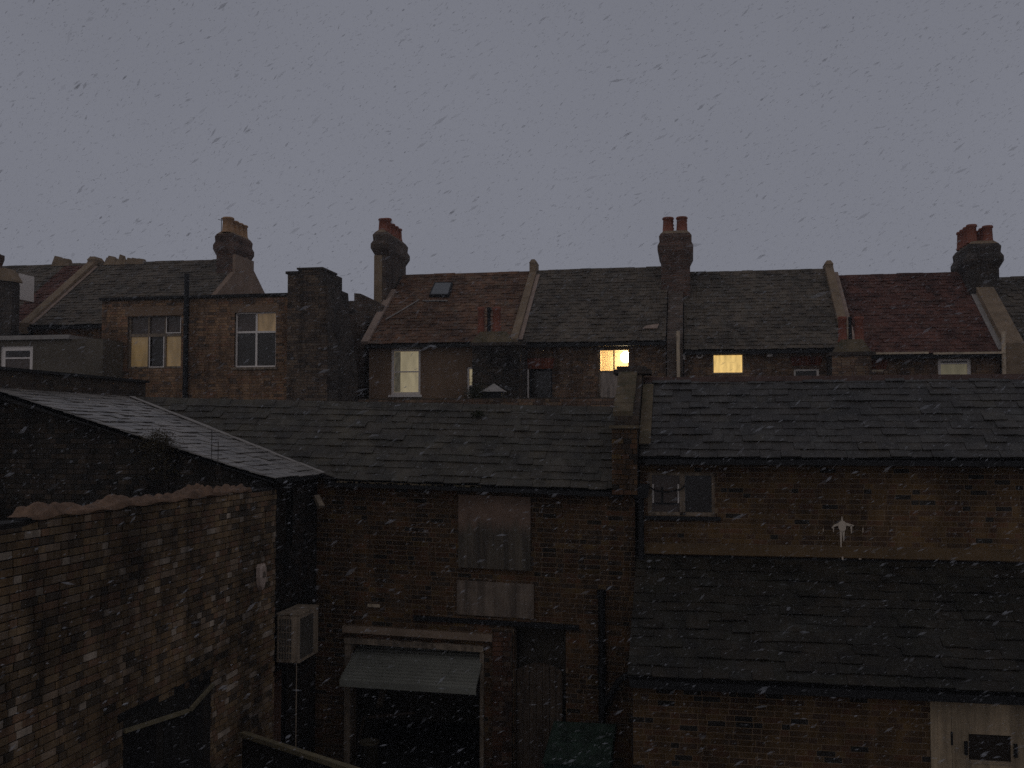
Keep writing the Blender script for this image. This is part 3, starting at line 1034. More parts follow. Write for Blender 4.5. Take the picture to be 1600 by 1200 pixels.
# garage door frame, up-and-over door
mb = MB()
zg = gz + sh((gx0 + gx1) / 2)
MB().box(gx0 - .09, gx0 + .01, YM - .06, YM + .06, 0, zg - .02).build('garage_post', 'pale_timber', mid)
MB().box(gx1 - .02, gx1 + .04, YM - .06, YM + .06, 0, zg - .05).build('garage_post', 'pale_timber', mid)
mb = MB()
rg = random.Random(3)
n = 14
for k in range(n):
    x0 = gx0 - .09 + (gx1 - gx0 + .13) * k / n; x1 = gx0 - .09 + (gx1 - gx0 + .13) * (k + 1) / n
    dz = rg.uniform(-.012, .012)
    mb.hexa([(x0, YM - .09, zg - .10 + sh(x0) - sh(-4)), (x1, YM - .09, zg - .10 + sh(x1) - sh(-4)), (x1, YM + .03, zg - .10 + sh(x1) - sh(-4)), (x0, YM + .03, zg - .10 + sh(x0) - sh(-4)),
             (x0, YM - .09, zg - .01 + dz + sh(x0) - sh(-4)), (x1, YM - .09, zg - .01 + dz * .4 + sh(x1) - sh(-4)), (x1, YM + .03, zg - .01 + sh(x1) - sh(-4)), (x0, YM + .03, zg - .01 + sh(x0) - sh(-4))])
mb.build('frame_head', 'pale_timber', mid)
ax, az = PY(551, 1026, YM - .05); bx, bz = PY(753, 1036, YM - .05)
yb = 14.5
cx_, cz_ = PY(531, 1062, yb); dx_, dz_ = PY(744, 1075, yb)
mb = MB()
rib = 13
def dpt(fx, t, off):
    # t=0 bottom outer edge, t=1 at the wall, >1 inside
    pa = Vector((cx_, yb, cz_)).lerp(Vector((ax, YM - .05, az)), t)
    pb = Vector((dx_, yb, dz_)).lerp(Vector((bx, YM - .05, bz)), t)
    return pa.lerp(pb, fx) + Vector((0, 0, off))
tmax = 1.75
for k in range(rib * 2):
    t0, t1 = tmax * k / (rib * 2), tmax * (k + 1) / (rib * 2)
    o0 = .026 if k % 2 else 0
    mb.hexa([dpt(0, t0, -.03), dpt(1, t0, -.03), dpt(1, t1, -.03), dpt(0, t1, -.03), dpt(0, t0, o0), dpt(1, t0, o0), dpt(1, t1, o0), dpt(0, t1, o0)])
gdo = mb.build('garage_door', 'garage_metal', mid)
gdo['label'] = 'ribbed grey up-and-over door hanging half open'
mb = MB()
mb.hexa([dpt(0, -.03, -.09), dpt(1, -.03, -.09), dpt(1, .0, -.09), dpt(0, .0, -.09), dpt(0, -.03, .01), dpt(1, -.03, .01), dpt(1, .0, .01), dpt(0, .0, .01)])
mb.build('bottom_rail', 'garage_metal', gdo)
for fx in (.01, .985):
    MB().bar(dpt(fx, .05, -.05), dpt(fx, .95, -.30), .02, .03).build('door_arm', 'black_iron', gdo)
# brick pier between the openings
px0, px1 = PY(770, 1000, YM - .08)[0], PY(800, 1000, YM - .08)[0]
pz1 = PY(785, 988, YM - .08)[1]
panel('pier', 'mortar', mid, (px0, YM - .08), (1, 0), (0, -1), px1 - px0, 0, pz1, .065)
bricks(mid, (px0, YM - .08), (1, 0), (0, -1), px1 - px0, 0, pz1, 'brick_pier', seed=77, rough=1.6, name='pier_brick')
# plank door in the right recess, arched head
def plank_door():
    Yd = YM + .18
    x0, _ = PY(807, 1100, Yd); x1, _ = PY(879, 1100, Yd)
    zc = PY(840, 1048, Yd)[1]; rise = .12
    n = 7
    dm = MB().box(x0, x1, Yd + .03, Yd + .05, 0, zc - .05).build('plank_door', 'plank_brown', mid)
    for k in range(n):
        a = x0 + (x1 - x0) * k / n + .005; b = x0 + (x1 - x0) * (k + 1) / n - .005
        def top(x):
            f = (x - x0) / (x1 - x0) * 2 - 1
            return zc + rise * (1 - f * f)
        MB().hexa([(a, Yd, .02), (b, Yd, .02), (b, Yd + .028, .02), (a, Yd + .028, .02), (a, Yd, top(a)), (b, Yd, top(b)), (b, Yd + .028, top(b)), (a, Yd + .028, top(a))]).build('plank', 'plank_brown', dm)
plank_door()
# black soil pipe with its branch, and rainwater pipe in the corner
xs, zs = PY(940, 925, YM - .12)
pp = MB().tube([(xs, YM - .12, 0), (xs, YM - .12, zs)], .055, 10)
for z in (.9, 1.9, zs - .02):
    pp.tube([(xs, YM - .12, z - .05), (xs, YM - .12, z + .05)], .072, 10)
pp.tube([(xs, YM - .12, 1.3), (xs + .25, YM - .14, 1.75), (xs + .62, YM - .10, 2.0)], .045, 8)
pp.build('soil_pipe', 'black_iron', mid)
xs, zs = PY(1001, 775, YM - .25)
pp = MB().tube([(xs, YM - .25, 0), (xs, YM - .25, zs)], .05, 10)
pp.prism([(xs - .10, zs - .02), (xs + .10, zs - .02), (xs + .14, zs + .18), (xs - .14, zs + .18)], 'y', YM - .36, YM - .16)
pp.build('rainwater_pipe', 'black_iron', mid)

# clump near the ridge
def moss_clump():
    x, z = PY(748, 652, 16.45)
    rg = random.Random(5)
    mb = MB()
    for k in range(160):
        p = Vector((x + rg.gauss(0, .05), 16.42 + rg.gauss(0, .03), z + abs(rg.gauss(0, .055))))
        d = Vector((rg.uniform(-1, 1), rg.uniform(-1, .3), rg.uniform(-.2, 1))).normalized() * .05
        e = Vector((rg.uniform(-1, 1), 0, rg.uniform(-1, 1))).normalized() * .014
        mb.face([p - e, p + d * .4 + e, p + d, p + d * .4 - e])
    o = mb.build('weed_clump', 'leaf_dark')
    tag(o, 'small dark weed clump rooted just below the middle roof ridge', 'plant')
moss_clump()

# things inside the garage and by the wall
def lean_plank(label, a, b, w, h, mat):
    mb = MB().bar(a, b, w, h)
    o = mb.build('loose_plank', mat)
    tag(o, label, 'plank', 'loose planks in the garage')
x0, z0 = PY(592, 1105, 15.75); x1, z1 = PY(603, 1066, 15.75)
lean_plank('short pale plank hanging at a slant below the half open garage door', (x0, 15.75, z0), (x1, 15.72, z1), .16, .03, 'pale_timber')
x0, z0 = PY(552, 1150, 15.6); x1, z1 = PY(575, 1120, 15.6)
x2, z2 = PY(640, 1118, 15.6)
lean_plank('dull plank lying level on the garage clutter', (x1, 15.62, z1), (x2, 15.9, z2 - .02), .12, .04, 'plank_brown')
lean_plank('dull plank propped diagonally at the left garage post', (x0, 15.6, 0.02), (x1 - .05, 15.6, z1), .10, .03, 'plank_brown')
def bucket():
    x, z = PY(576, 1192, 15.0)
    x1 = PY(592, 1192, 15.0)[0]
    r = (x1 - x) * .95
    t = thing('bucket', 'tan bucket standing in the garage doorway', 'bucket', (x, 15.0, 0))
    zb = 0.0
    top = PY(576, 1158, 15.0)[1]
    mb = MB().lathe((x, 15.0, 0), [(.001, .004), (r * .8, .004), (r * 1.0, top), (r * 1.06, top), (r * 1.06, top - .03), (r * .95, top - .03), (r * .75, .03), (.001, .03)], 18)
    mb.build('tub', 'bucket_tan', t)
    MB().tube([(x - r * 1.05, 15.0, top - .02), (x - r * .6, 14.9, top - .12), (x, 14.83, top - .16), (x + r * .6, 14.9, top - .12), (x + r * 1.05, 15.0, top - .02)], .006, 6).build('handle', 'black_iron', t)
bucket()

# ------------------------------------------------------------------ things on the left side wall
def air_conditioner():
    X0, X1 = XS + .10, XS + .42
    ya = PX(466, 1000, X1)[0]; yb_ = PX(497, 1000, X1)[0]
    z0 = PX(466, 1037, X1)[1]; z1 = PX(466, 962, X1)[1]
    t = thing('air_conditioner', 'cream outdoor air conditioning unit bracketed to the dark side wall', 'air conditioner', ((X0 + X1) / 2, (ya + yb_) / 2, z0))
    mb = MB()
    c = .018
    mb.prism([(ya + c, z0), (yb_ - c, z0), (yb_, z0 + c), (yb_, z1 - c), (yb_ - c, z1), (ya + c, z1), (ya, z1 - c), (ya, z0 + c)], 'x', X0, X1)
    mb.build('casing', 'plastic_cream', t)
    MB().box(X0 - .01, X1 + .012, ya - .012, yb_ + .012, z1 + .002, z1 + .022).build('lid', 'plastic_cream', t)
    # end grille facing the camera
    mb = MB().box(X0 + .03, X1 - .09, ya - .006, ya - .002, z0 + .05, z1 - .05)
    gr = mb.build('end_grille', 'grille_mid', t)
    mb = MB()
    for k in range(7):
        z = z0 + .05 + (z1 - z0 - .1) * k / 6
        mb.box(X0 + .03, X1 - .09, ya - .014, ya - .006, z - .006, z + .006)
    for k in range(6):
        x = X0 + .03 + (X1 - X0 - .12) * k / 5
        mb.box(x - .004, x + .004, ya - .019, ya - .0145, z0 + .05, z1 - .05)
    mb.build('grille_bars', 'plastic_cream', gr)
    mb = MB().box(X1 + .002, X1 + .006, ya + .06, yb_ - .22, z0 + .06, z1 - .06)
    fg = mb.build('fan_grille', 'grille_mid', t)
    mb = MB()
    for k in range(14):
        z = z0 + .06 + (z1 - z0 - .12) * k / 13
        mb.box(X1 + .006, X1 + .014, ya + .06, yb_ - .22, z - .005, z + .005)
    mb.build('grille_bars', 'grille_mid', fg)
    for y in (ya + .12, yb_ - .12):
        MB().bar((XS + .015, y, z0 - .02), (X1 - .02, y, z0 - .02), .03, .03).bar((XS + .02, y, z0 - .30), (X1 - .06, y, z0 - .035), .02, .02).build('bracket', 'black_iron', t)
    # thin drain line dropping to the ground
    yq, zq = PX(464, 1040, X1 - .03)
    o = MB().tube([(X1 - .03, ya + .02, z0 - .002), (X1 - .03, ya + .02, .05)], .008, 6).build('drain_hose', 'plastic_cream', t)
air_conditioner()

def alarm_box():
    yc, zc = PX(403, 901, XW)
    t = thing('alarm_box', 'pale pointed alarm box on the brick yard wall', 'alarm box', (XW + .02, yc, zc - .17))
    prof = [(-.09, .13), (-.06, .17), (.06, .17), (.09, .13), (.095, .0), (.06, -.11), (.0, -.18), (-.06, -.11), (-.095, .0)]
    mb = MB()
    n = len(prof)
    v = [(XW + .015, yc + a, zc + b) for a, b in prof] + [(XW + .07, yc + a, zc + b) for a, b in prof] + [(XW + .09, yc + a * .8, zc + b * .85) for a, b in prof]
    f = [tuple(reversed(range(n))), tuple(range(2 * n, 3 * n))]
    for r in (0, 1):
        for i in range(n):
            f.append((r * n + i, r * n + (i + 1) % n, (r + 1) * n + (i + 1) % n, (r + 1) * n + i))
    mb.solid(v, f).build('cover', 'plastic_pink', t)
    MB().tube([(XW + .088, yc, zc + .03), (XW + .096, yc, zc + .03)], .045, 14).build('badge', 'panel_grey', t)
alarm_box()

def floodlight():
    yc, zc = PX(500, 784, XS + .16)
    t = thing('floodlight', 'small pale floodlight tilted down in the dark corner under the eaves', 'floodlight', (XS, yc, zc))
    MB().bar((XS + .012, yc, zc + .02), (XS + .12, yc, zc + .04), .03, .03).build('bracket', 'black_iron', t)
    MB().bar((XS + .10, yc - .02, zc + .09), (XS + .22, yc - .10, zc - .07), .10, .06).build('lamp_housing', 'plastic_cream', t)
floodlight()

# fence of boards at the bottom
def fence():
    a = Vector((-5.72, 12.16, 0)); b = Vector((-2.6, 10.40, 0))
    zt = PX(376, 1150, -5.7)[1]
    t = thing('timber_fence', 'dark board fence with a pale top rail at the bottom edge by the gates', 'fence', (a + b) / 2)
    d = (b - a).normalized(); L = (b - a).length
    nn = Vector((d.y, -d.x, 0))
    k = 0; p = 0
    while p < L - .12:
        q0 = a + d * (p + .004); q1 = a + d * (p + .126)
        z = zt - .035 - random.uniform(0, .01)
        MB().hexa([q0, q1, q1 + nn * -.02, q0 + nn * -.02] + [e + Vector((0, 0, z)) for e in (q0, q1, q1 + nn * -.02, q0 + nn * -.02)]).build('board', 'plank_dark', t)
        p += .13
    MB().bar(a + Vector((0, 0, zt)), b + Vector((0, 0, zt)), .09, .055).build('top_rail', 'rail_timber', t)
    for f_ in (.02, .5, .97):
        e = a + d * L * f_ - nn * .055
        MB().box(e.x - .035, e.x + .035, e.y - .035, e.y + .035, 0, zt - .035).build('post', 'plank_dark', t)
fence()

# green bin
def bin_():
    x0, x1 = -2.0, -1.08
    y0, y1 = 13.25, 14.35
    z = PY(900, 1160, 13.8)[1] - .02
    t = thing('wheeled_bin', 'large bin with a sloping green lid below the plank door', 'bin', ((x0 + x1) / 2, (y0 + y1) / 2, 0))
    mb = MB()
    i = .09
    mb.hexa([(x0 + i, y0 + i, .16), (x1 - i, y0 + i, .16), (x1 - i, y1 - i, .16), (x0 + i, y1 - i, .16), (x0 + .03, y0 + .03, z - .12), (x1 - .03, y0 + .03, z - .12), (x1 - .03, y1 - .03, z + .05), (x0 + .03, y1 - .03, z + .05)])
    body = mb.build('tub', 'bin_dark', t)
    mb = MB()
    n = 6
    for k in range(n):
        a, b = y0 + (y1 - y0) * k / n, y0 + (y1 - y0) * (k + 1) / n
        za, zb = z - .11 + .20 * k / n, z - .11 + .20 * (k + 1) / n
        e = .012 if k % 2 else 0
        mb.hexa([(x0, a, za), (x1, a, za), (x1, b, zb), (x0, b, zb), (x0 + .02, a, za + .035 + e), (x1 - .02, a, za + .035 + e), (x1 - .02, b, zb + .035 + e), (x0 + .02, b, zb + .035 + e)])
    mb.build('lid', 'bin_green', t)
    for x in (x0 + .16, x1 - .16):
        for y in (y0 + .2, y1 - .2):
            MB().tube([(x - .03, y, .09), (x + .03, y, .09)], .085, 12).build('wheel', 'black_iron', t)
bin_()

# ------------------------------------------------------------------ right outbuilding
YB = 15.1
XB0, XB1 = -.78, 8.2
right = thing('right_outbuilding', 'ochre brick outbuilding with a dark slate roof and white paint splash', 'building', (3.5, 17, 0))
YeB = 14.84
zEB = PY(1300, 716, YeB)[1]
YrB = 16.65
zRB = PY(1300, 590, YrB)[1]
TB = (zRB - zEB) / (YrB - YeB)
wb = (PY(1012, 770, YB)[0], PY(1117, 770, YB)[0], PY(1065, 806, YB)[1], PY(1065, 738, YB)[1])
hb = [(wb[0] - XB0, wb[1] - XB0, wb[2], wb[3])]
zLT = PY(1300, 872, YB)[1]          # top of the lean-to roof against this wall
panel('wall', 'mortar_pale', right, (XB0, YB), (1, 0), (0, -1), XB1 - XB0, 0, zEB + .08, .25, hb)
bricks(right, (XB0, YB), (1, 0), (0, -1), XB1 - XB0, zLT - .2, zEB + .07, 'brick_ochre', hb, single=300,
       where=lambda uu, z: uu < 6.1, seed=51, rough=.35)
mb = MB()
mb.prism([(YB + .26, 0), (YB + .26, zEB + .1), (YrB, zRB - .09), (YrB + 1.8, zEB), (YrB + 1.8, 0)], 'x', XB0, XB0 + .2)
mb.build('gable_wall', 'mortar_dark', right)
mb = MB()
for x0, x1 in ((XB0, XB1),):
    for y0, y1, z0, z1 in ((YeB + .02, YrB, zEB, zRB), (YrB, YrB + 1.9, zRB, zEB - .05)):
        mb.face([(x0, y0, z0 - .004), (x1, y0, z0 - .004), (x1, y1, z1 - .004), (x0, y1, z1 - .004)])
        mb.face([(x0, y0, z0 - .08), (x1, y0, z0 - .08), (x1, y1, z1 - .08), (x0, y1, z1 - .08)])
mb.build('roof', 'felt', right)
slates(right, (XB0 + .02, YeB, zEB), (1, 0, 0), (0, 1, TB), XB1 - XB0 - .05, math.hypot(YrB - YeB, zRB - zEB), 'slate_right', gauge=.183, width=.30, single=300,
       where=lambda c: c.x < 6.3, seed=52, rough=.9)
mb = MB()
for k in range(20):
    x0 = XB0 + .45 * k; x1 = x0 + .44
    z = zRB + .012 + random.uniform(-.004, .004)
    mb.prism([(YrB - .12, z - .07), (YrB, z + .022), (YrB + .12, z - .07), (YrB + .1, z - .08), (YrB, z + .004), (YrB - .1, z - .08)], 'x', x0, x1)
mb.build('ridge', 'ridge_red', right, 'stuff')
MB().box(XB0 + .1, XB1, YeB - .06, YeB + .04, zEB - .10, zEB - .025).build('gutter', 'black_iron', right)
MB().box(XB0 + .1, XB1, YeB + .045, YB - .03, zEB - .08, zEB - .06).build('soffit', 'black_iron', right)
zf = PY(1300, 860, YB)[1]
mb = MB()
rg = random.Random(2)
xx = XB0 + .02
while xx < XB1 - .1:
    w = rg.uniform(.3, .7); w = min(w, XB1 - xx)
    dz = rg.uniform(-.008, .008)
    mb.hexa([(xx, YB - .09, zf - .09), (xx + w, YB - .09, zf - .09), (xx + w, YB - .014, zf - .09), (xx, YB - .014, zf - .09),
             (xx, YB - .035, zf + .05 + dz), (xx + w, YB - .035, zf + .05 + dz), (xx + w, YB - .014, zf + .06), (xx, YB - .014, zf + .06)])
    xx += w
mb.build('mortar_fillet', 'ochre_fillet', right)
# two-light window below the eaves
def two_light():
    x0, x1, z0, z1 = wb
    yf = YB + .07
    xm = PY(1065, 770, YB)[0]
    mb = MB()
    mb.box(x0, x0 + .06, yf, yf + .07, z0, z1).box(x1 - .045, x1, yf, yf + .07, z0, z1)
    mb.box(xm - .03, xm + .05, yf, yf + .07, z0 + .05, z1)
    mb.box(x0 + .06, xm - .03, yf, yf + .07, z1 - .05, z1).box(xm + .05, x1 - .045, yf, yf + .07, z1 - .05, z1)
    mb.box(x0 + .06, xm - .03, yf, yf + .07, z0, z0 + .05).box(xm + .05, x1 - .045, yf, yf + .07, z0, z0 + .05)
    w = mb.build('window', 'pale_timber', right)
    MB().box(x0 + .062, xm - .032, yf + .045, yf + .055, z0 + .05, z1 - .05).build('pane', 'glass_grey', w)
    MB().box(xm + .052, x1 - .047, yf + .045, yf + .055, z0 + .05, z1 - .05).build('pane', 'glass_dark', w)
    zt = z0 + (z1 - z0) * .72
    for x in (x0 + .066, xm - .06):
        MB().box(x, x + .022, yf + .02, yf + .042, z0 + .18, zt).build('sash_stile', 'white_paint', w)
    MB().box(x0 + .09, xm - .062, yf + .02, yf + .042, z0 + .16, z0 + .185).build('sash_rail', 'black_iron', w)
    MB().box(x0 + .20, x0 + .225, yf + .02, yf + .042, z0 + .19, z0 + .42).build('sash_bar', 'black_iron', w)
    MB().box(x0 - .04, x1 + .08, YB - .06, yf + .06, z0 - .06, z0 - .004).build('sill', 'black_iron', w)
    zc = z0 + (z1 - z0) * .62
    MB().tube([(x0 - .02, YB - .03, zc + .05), (x0 + .12, YB - .035, zc - .03), (x0 + .28, YB - .035, zc - .05), (xm - .02, YB - .035, zc - .01), (xm + .05, YB - .03, zc + .05)], .014, 6).build('cable', 'black_iron', right)
two_light()
# white paint splash
def splash():
    cx, cz = PY(1315, 826, YB)
    def q(px, py):
        return PY(px, py, YB)
    y0, y1 = YB - .024, YB - .010
    mb = MB()
    def blob(pts):
        pts = [q(*p) for p in pts]
        n = len(pts)
        mb.solid([(x, y0, z) for x, z in pts] + [(x, y1, z) for x, z in pts], [tuple(range(n))] + [(a, n + a, n + (a + 1) % n, (a + 1) % n) for a in range(n)])
    blob([(1310, 816), (1314, 813), (1319, 814), (1322, 818), (1321, 827), (1317, 832), (1312, 830), (1309.5, 823)])      # body
    blob([(1314, 813.5), (1314.6, 807), (1315.6, 807), (1317, 813.5)])
    blob([(1310, 817), (1310, 821), (1304, 822.5), (1300, 826), (1299, 824), (1303, 819.5)])
    blob([(1321, 816.5), (1328, 818.5), (1334, 820), (1333, 822), (1327, 822), (1321.5, 821)])
    blob([(1328, 821), (1331.5, 821), (1330.5, 833), (1329.5, 833)])
    blob([(1311.5, 829), (1315.5, 831), (1314.8, 850), (1314, 867), (1313, 867), (1312.6, 845)])
    blob([(1316, 831), (1319.5, 829), (1318.6, 846), (1317.8, 846)])
    blob([(1301, 824), (1303, 823), (1302.4, 831), (1301.6, 831)])
    o = mb.build('paint_splash', 'splash_white', right)
    o['label'] = 'white paint splash with drips on the ochre bricks'
    for px, py, w, h in ((1315, 871, 2.6, 5), (1348, 828, 1.2, 8), (1342, 872, 4, 1.5), (1286, 828, 1.1, 5)):
        (x0, z1), (x1, z0) = q(px - w / 2, py - h / 2), q(px + w / 2, py + h / 2)
        yy = YB - .10 if py > 860 else y0
        MB().box(x0, x1, yy, yy + .012, z0, z1).build('paint_drip', 'splash_white', o)
splash()

# parapet between the two roofs
def parapet():
    t = thing('party_parapet', 'stepped brick parapet with a coping cap between the middle and right slate roofs', 'parapet', (-.95, 15.8, 0))
    x0, x1 = -1.17, -.80
    zc = PY(997, 580, 16.5)[1]
    zf_ = PY(975, 662, 15.35)[1]
    prof = [(14.78, zEB - .55), (14.78, zf_ - .08), (15.30, zf_ - .08), (15.30, zf_ + .12), (16.45, zc - .05), (16.95, zc - .05), (16.95, zEB - .6)]
    mb = MB().prism(prof, 'x', x0, x1)
    mb.build('brickwork', 'parapet_brick', t)
    bricks(t, (x0, 14.78), (1, 0), (0, -1), x1 - x0, zEB - .55, zf_ - .09, 'brick_middle', seed=61, rough=2.2)
    MB().box(x0 - .04, x1 + .03, 14.72, 15.34, zf_ - .075, zf_ - .03).build('kneeler', 'coping', t)
    # sloped coping stones
    n = 5
    for k in range(n):
        f0, f1 = k / n, (k + 1) / n - .012
        a = Vector((0, 15.30, zf_ + .14)).lerp(Vector((0, 16.45, zc - .03)), f0)
        b = Vector((0, 15.30, zf_ + .14)).lerp(Vector((0, 16.45, zc - .03)), f1)
        dx = random.uniform(-.012, .012)
        MB().hexa([(x0 - .02 + dx, a.y, a.z - .02), (x1 - .09 + dx, a.y, a.z - .02), (x1 - .09 + dx, b.y, b.z - .02), (x0 - .02 + dx, b.y, b.z - .02),
                   (x0 - .02 + dx, a.y, a.z + .05), (x1 - .09 + dx, a.y, a.z + .05), (x1 - .09 + dx, b.y, b.z + .05), (x0 - .02 + dx, b.y, b.z + .05)]).build('coping_stone', 'coping', t)
    MB().box(x0 - .10, x1 + .14, 16.40, 17.0, zc - .045, zc + .03).box(x0 - .05, x1 + .06, 16.44, 16.96, zc + .032, zc + .08).build('cap', 'chimney_dark', t)
    mb = MB().bar((x1 + .10, 15.02, zEB + TB * .2 + .06), (x1 + .10, 16.42, zEB + TB * 1.58 + .06), .17, .02)
    mb.build('flashing', 'coping', t)
parapet()

# lean-to in front
YF = 13.05
YeF = 12.8
lean = thing('lean_to', 'low ochre brick lean-to with a broad dark slate roof and cream door', 'building', (3, 14, 0))
zEF = PY(1300, 1071, YeF)[1]
TF = (zLT - zEF) / (YB - .01 - YeF)
dx0 = PY(1453, 1150, YF)[0]; dx1 = PY(1640, 1150, YF)[0]; dz1 = PY(1500, 1094, YF)[1]
hf = [(dx0 - XB0, dx1 - XB0, -1, dz1)]
panel('wall', 'mortar_pale', lean, (XB0, YF), (1, 0), (0, -1), XB1 - XB0, 0, zEF + .1, .22, hf)
bricks(lean, (XB0, YF), (1, 0), (0, -1), XB1 - XB0, 0, zEF + .08, 'brick_ochre', hf, seed=71, rough=.4)
mb = MB().prism([(YF + .23, 0), (YF + .23, zEF + .1), (YB - .02, zLT - .1), (YB - .02, 0)], 'x', XB0, XB0 + .2)
mb.build('end_wall', 'mortar_dark', lean)
bricks(lean, (XB0, YF), (0, 1), (-1, 0), YB - YF - .03, 0, zLT, 'brick_shade_black', top=lambda uu: zEF + TF * (uu + YF - YeF) - .06, seed=73)
mb = MB()
mb.face([(XB0 - .04, YeF + .02, zEF - .004), (XB1, YeF + .02, zEF - .004), (XB1, YB - .03, zLT - .004), (XB0 - .04, YB - .03, zLT - .004)])
mb.face([(XB0 - .04, YeF + .02, zEF - .07), (XB1, YeF + .02, zEF - .07), (XB1, YB - .03, zLT - .07), (XB0 - .04, YB - .03, zLT - .07)])
mb.build('roof', 'felt', lean)
slates(lean, (XB0 - .05, YeF, zEF), (1, 0, 0), (0, 1, TF), XB1 - XB0, math.hypot(YB - .1 - YeF, zLT - zEF), 'slate_lower', gauge=.185, width=.30, single=300,
       where=lambda c: c.x < 5.6, seed=72, rough=.9)
MB().box(XB0 - .02, XB1, YeF - .07, YeF + .03, zEF - .12, zEF - .035).build('gutter', 'black_iron', lean)
def cream_door():
    xl = PY(1488, 1150, YF)[0]; xr = xl + .86
    fr = MB()
    fr.box(dx0 + .003, dx0 + .08, YF - .02, YF + .10, 0, dz1 - .003)
    fr.box(dx0 + .084, xl - .006, YF + .01, YF + .10, 0, dz1 - .003)
    fr.box(xr + .006, dx1 - .003, YF - .02, YF + .10, 0, dz1 - .003)
    fr.box(xl - .006, xr + .006, YF - .02, YF + .10, dz1 - .035, dz1 - .003)
    fr.build('door_frame', 'door_cream', lean)
    x0, z1 = PY(1514, 1147, YF); x1, z0 = PY(1581, 1192, YF)
    z1 = PY(1548, 1149, YF)[1]; z0 = PY(1548, 1192, YF)[1]
    holes = [(x0 - xl, x1 - xl, z0, z1)]
    d = panel('door', 'door_cream', lean, (xl, YF + .02), (1, 0), (0, -1), xr - xl, .02, dz1 - .045, .05, holes)
    d['label'] = 'cream painted door with a small barred-off window'
    MB().box(x0, x1, YF + .045, YF + .055, z0, z1).build('pane', 'glass_dark', d)
    b = MB()
    b.box(x0 + .003, x1 - .003, YF + .024, YF + .044, z0 + .003, z0 + .014)
    b.build('glazing_bead', 'plastic_cream', d)
    MB().box(x0, x1, YF + .005, YF + .0195, z0 - .02, z0 - .006).build('window_ledge', 'plastic_cream', d)
    for px in (1509.5, 1587):
        xx, _ = PY(px, 1168, YF)
        MB().box(xx - .018, xx + .018, YF - .012, YF + .0185, z0 + .08, z0 + .24).build('bar_bracket', 'black_iron', d)
    xx = xl - .004
    zz = PY(1487, 1154, YF)[1]
    MB().tube([(xx, YF + .008, zz - .08), (xx, YF + .008, zz + .08)], .013, 8).build('hinge', 'black_iron', d)
    MB().tube([(xr - .06, YF + .0, 1.02), (xr - .06, YF - .05, 1.02), (xr - .16, YF - .05, 1.02)], .012, 8).build('handle', 'black_iron', d)
cream_door()

# ------------------------------------------------------------------ the far terrace
YT, YRT = 28.5, 32.0

def stack(parent, x0, x1, y0, y1, zb, zt, mat, name='chimney', flare=.07, neck=True, side_mat=None):
    """chimney stack with an oversailing corbelled head"""
    hd = min(.75, (zt - zb) * .33)
    levels = [(0, zb), (0, zt - hd), (flare * .45, zt - hd + .10), (flare, zt - hd + .22), (flare, zt - hd + .36), (flare * .4, zt - hd * .36), (flare * .55, zt - .09), (0.0, zt)]
    v, f = [], []
    for e, z in levels:
        v += [(x0 - e, y0 - e, z), (x1 + e, y0 - e, z), (x1 + e, y1 + e, z), (x0 - e, y1 + e, z)]
    n = len(levels)
    for i in range(n - 1):
        for k in range(4):
            f.append((i * 4 + k, i * 4 + (k + 1) % 4, (i + 1) * 4 + (k + 1) % 4, (i + 1) * 4 + k))
    f.append((n * 4 - 4, n * 4 - 3, n * 4 - 2, n * 4 - 1))
    c = MB().solid(v, f).build(name, mat, parent)
    # mortar flaunching the pots stand in
    i = .05
    MB().hexa([(x0, y0, zt + .002), (x1, y0, zt + .002), (x1, y1, zt + .002), (x0, y1, zt + .002), (x0 + i * 2, y0 + i * 2, zt + .10), (x1 - i * 2, y0 + i * 2, zt + .10), (x1 - i * 2, y1 - i * 2, zt + .10), (x0 + i * 2, y1 - i * 2, zt + .10)]).build('flaunching', 'cement', c)
    return c

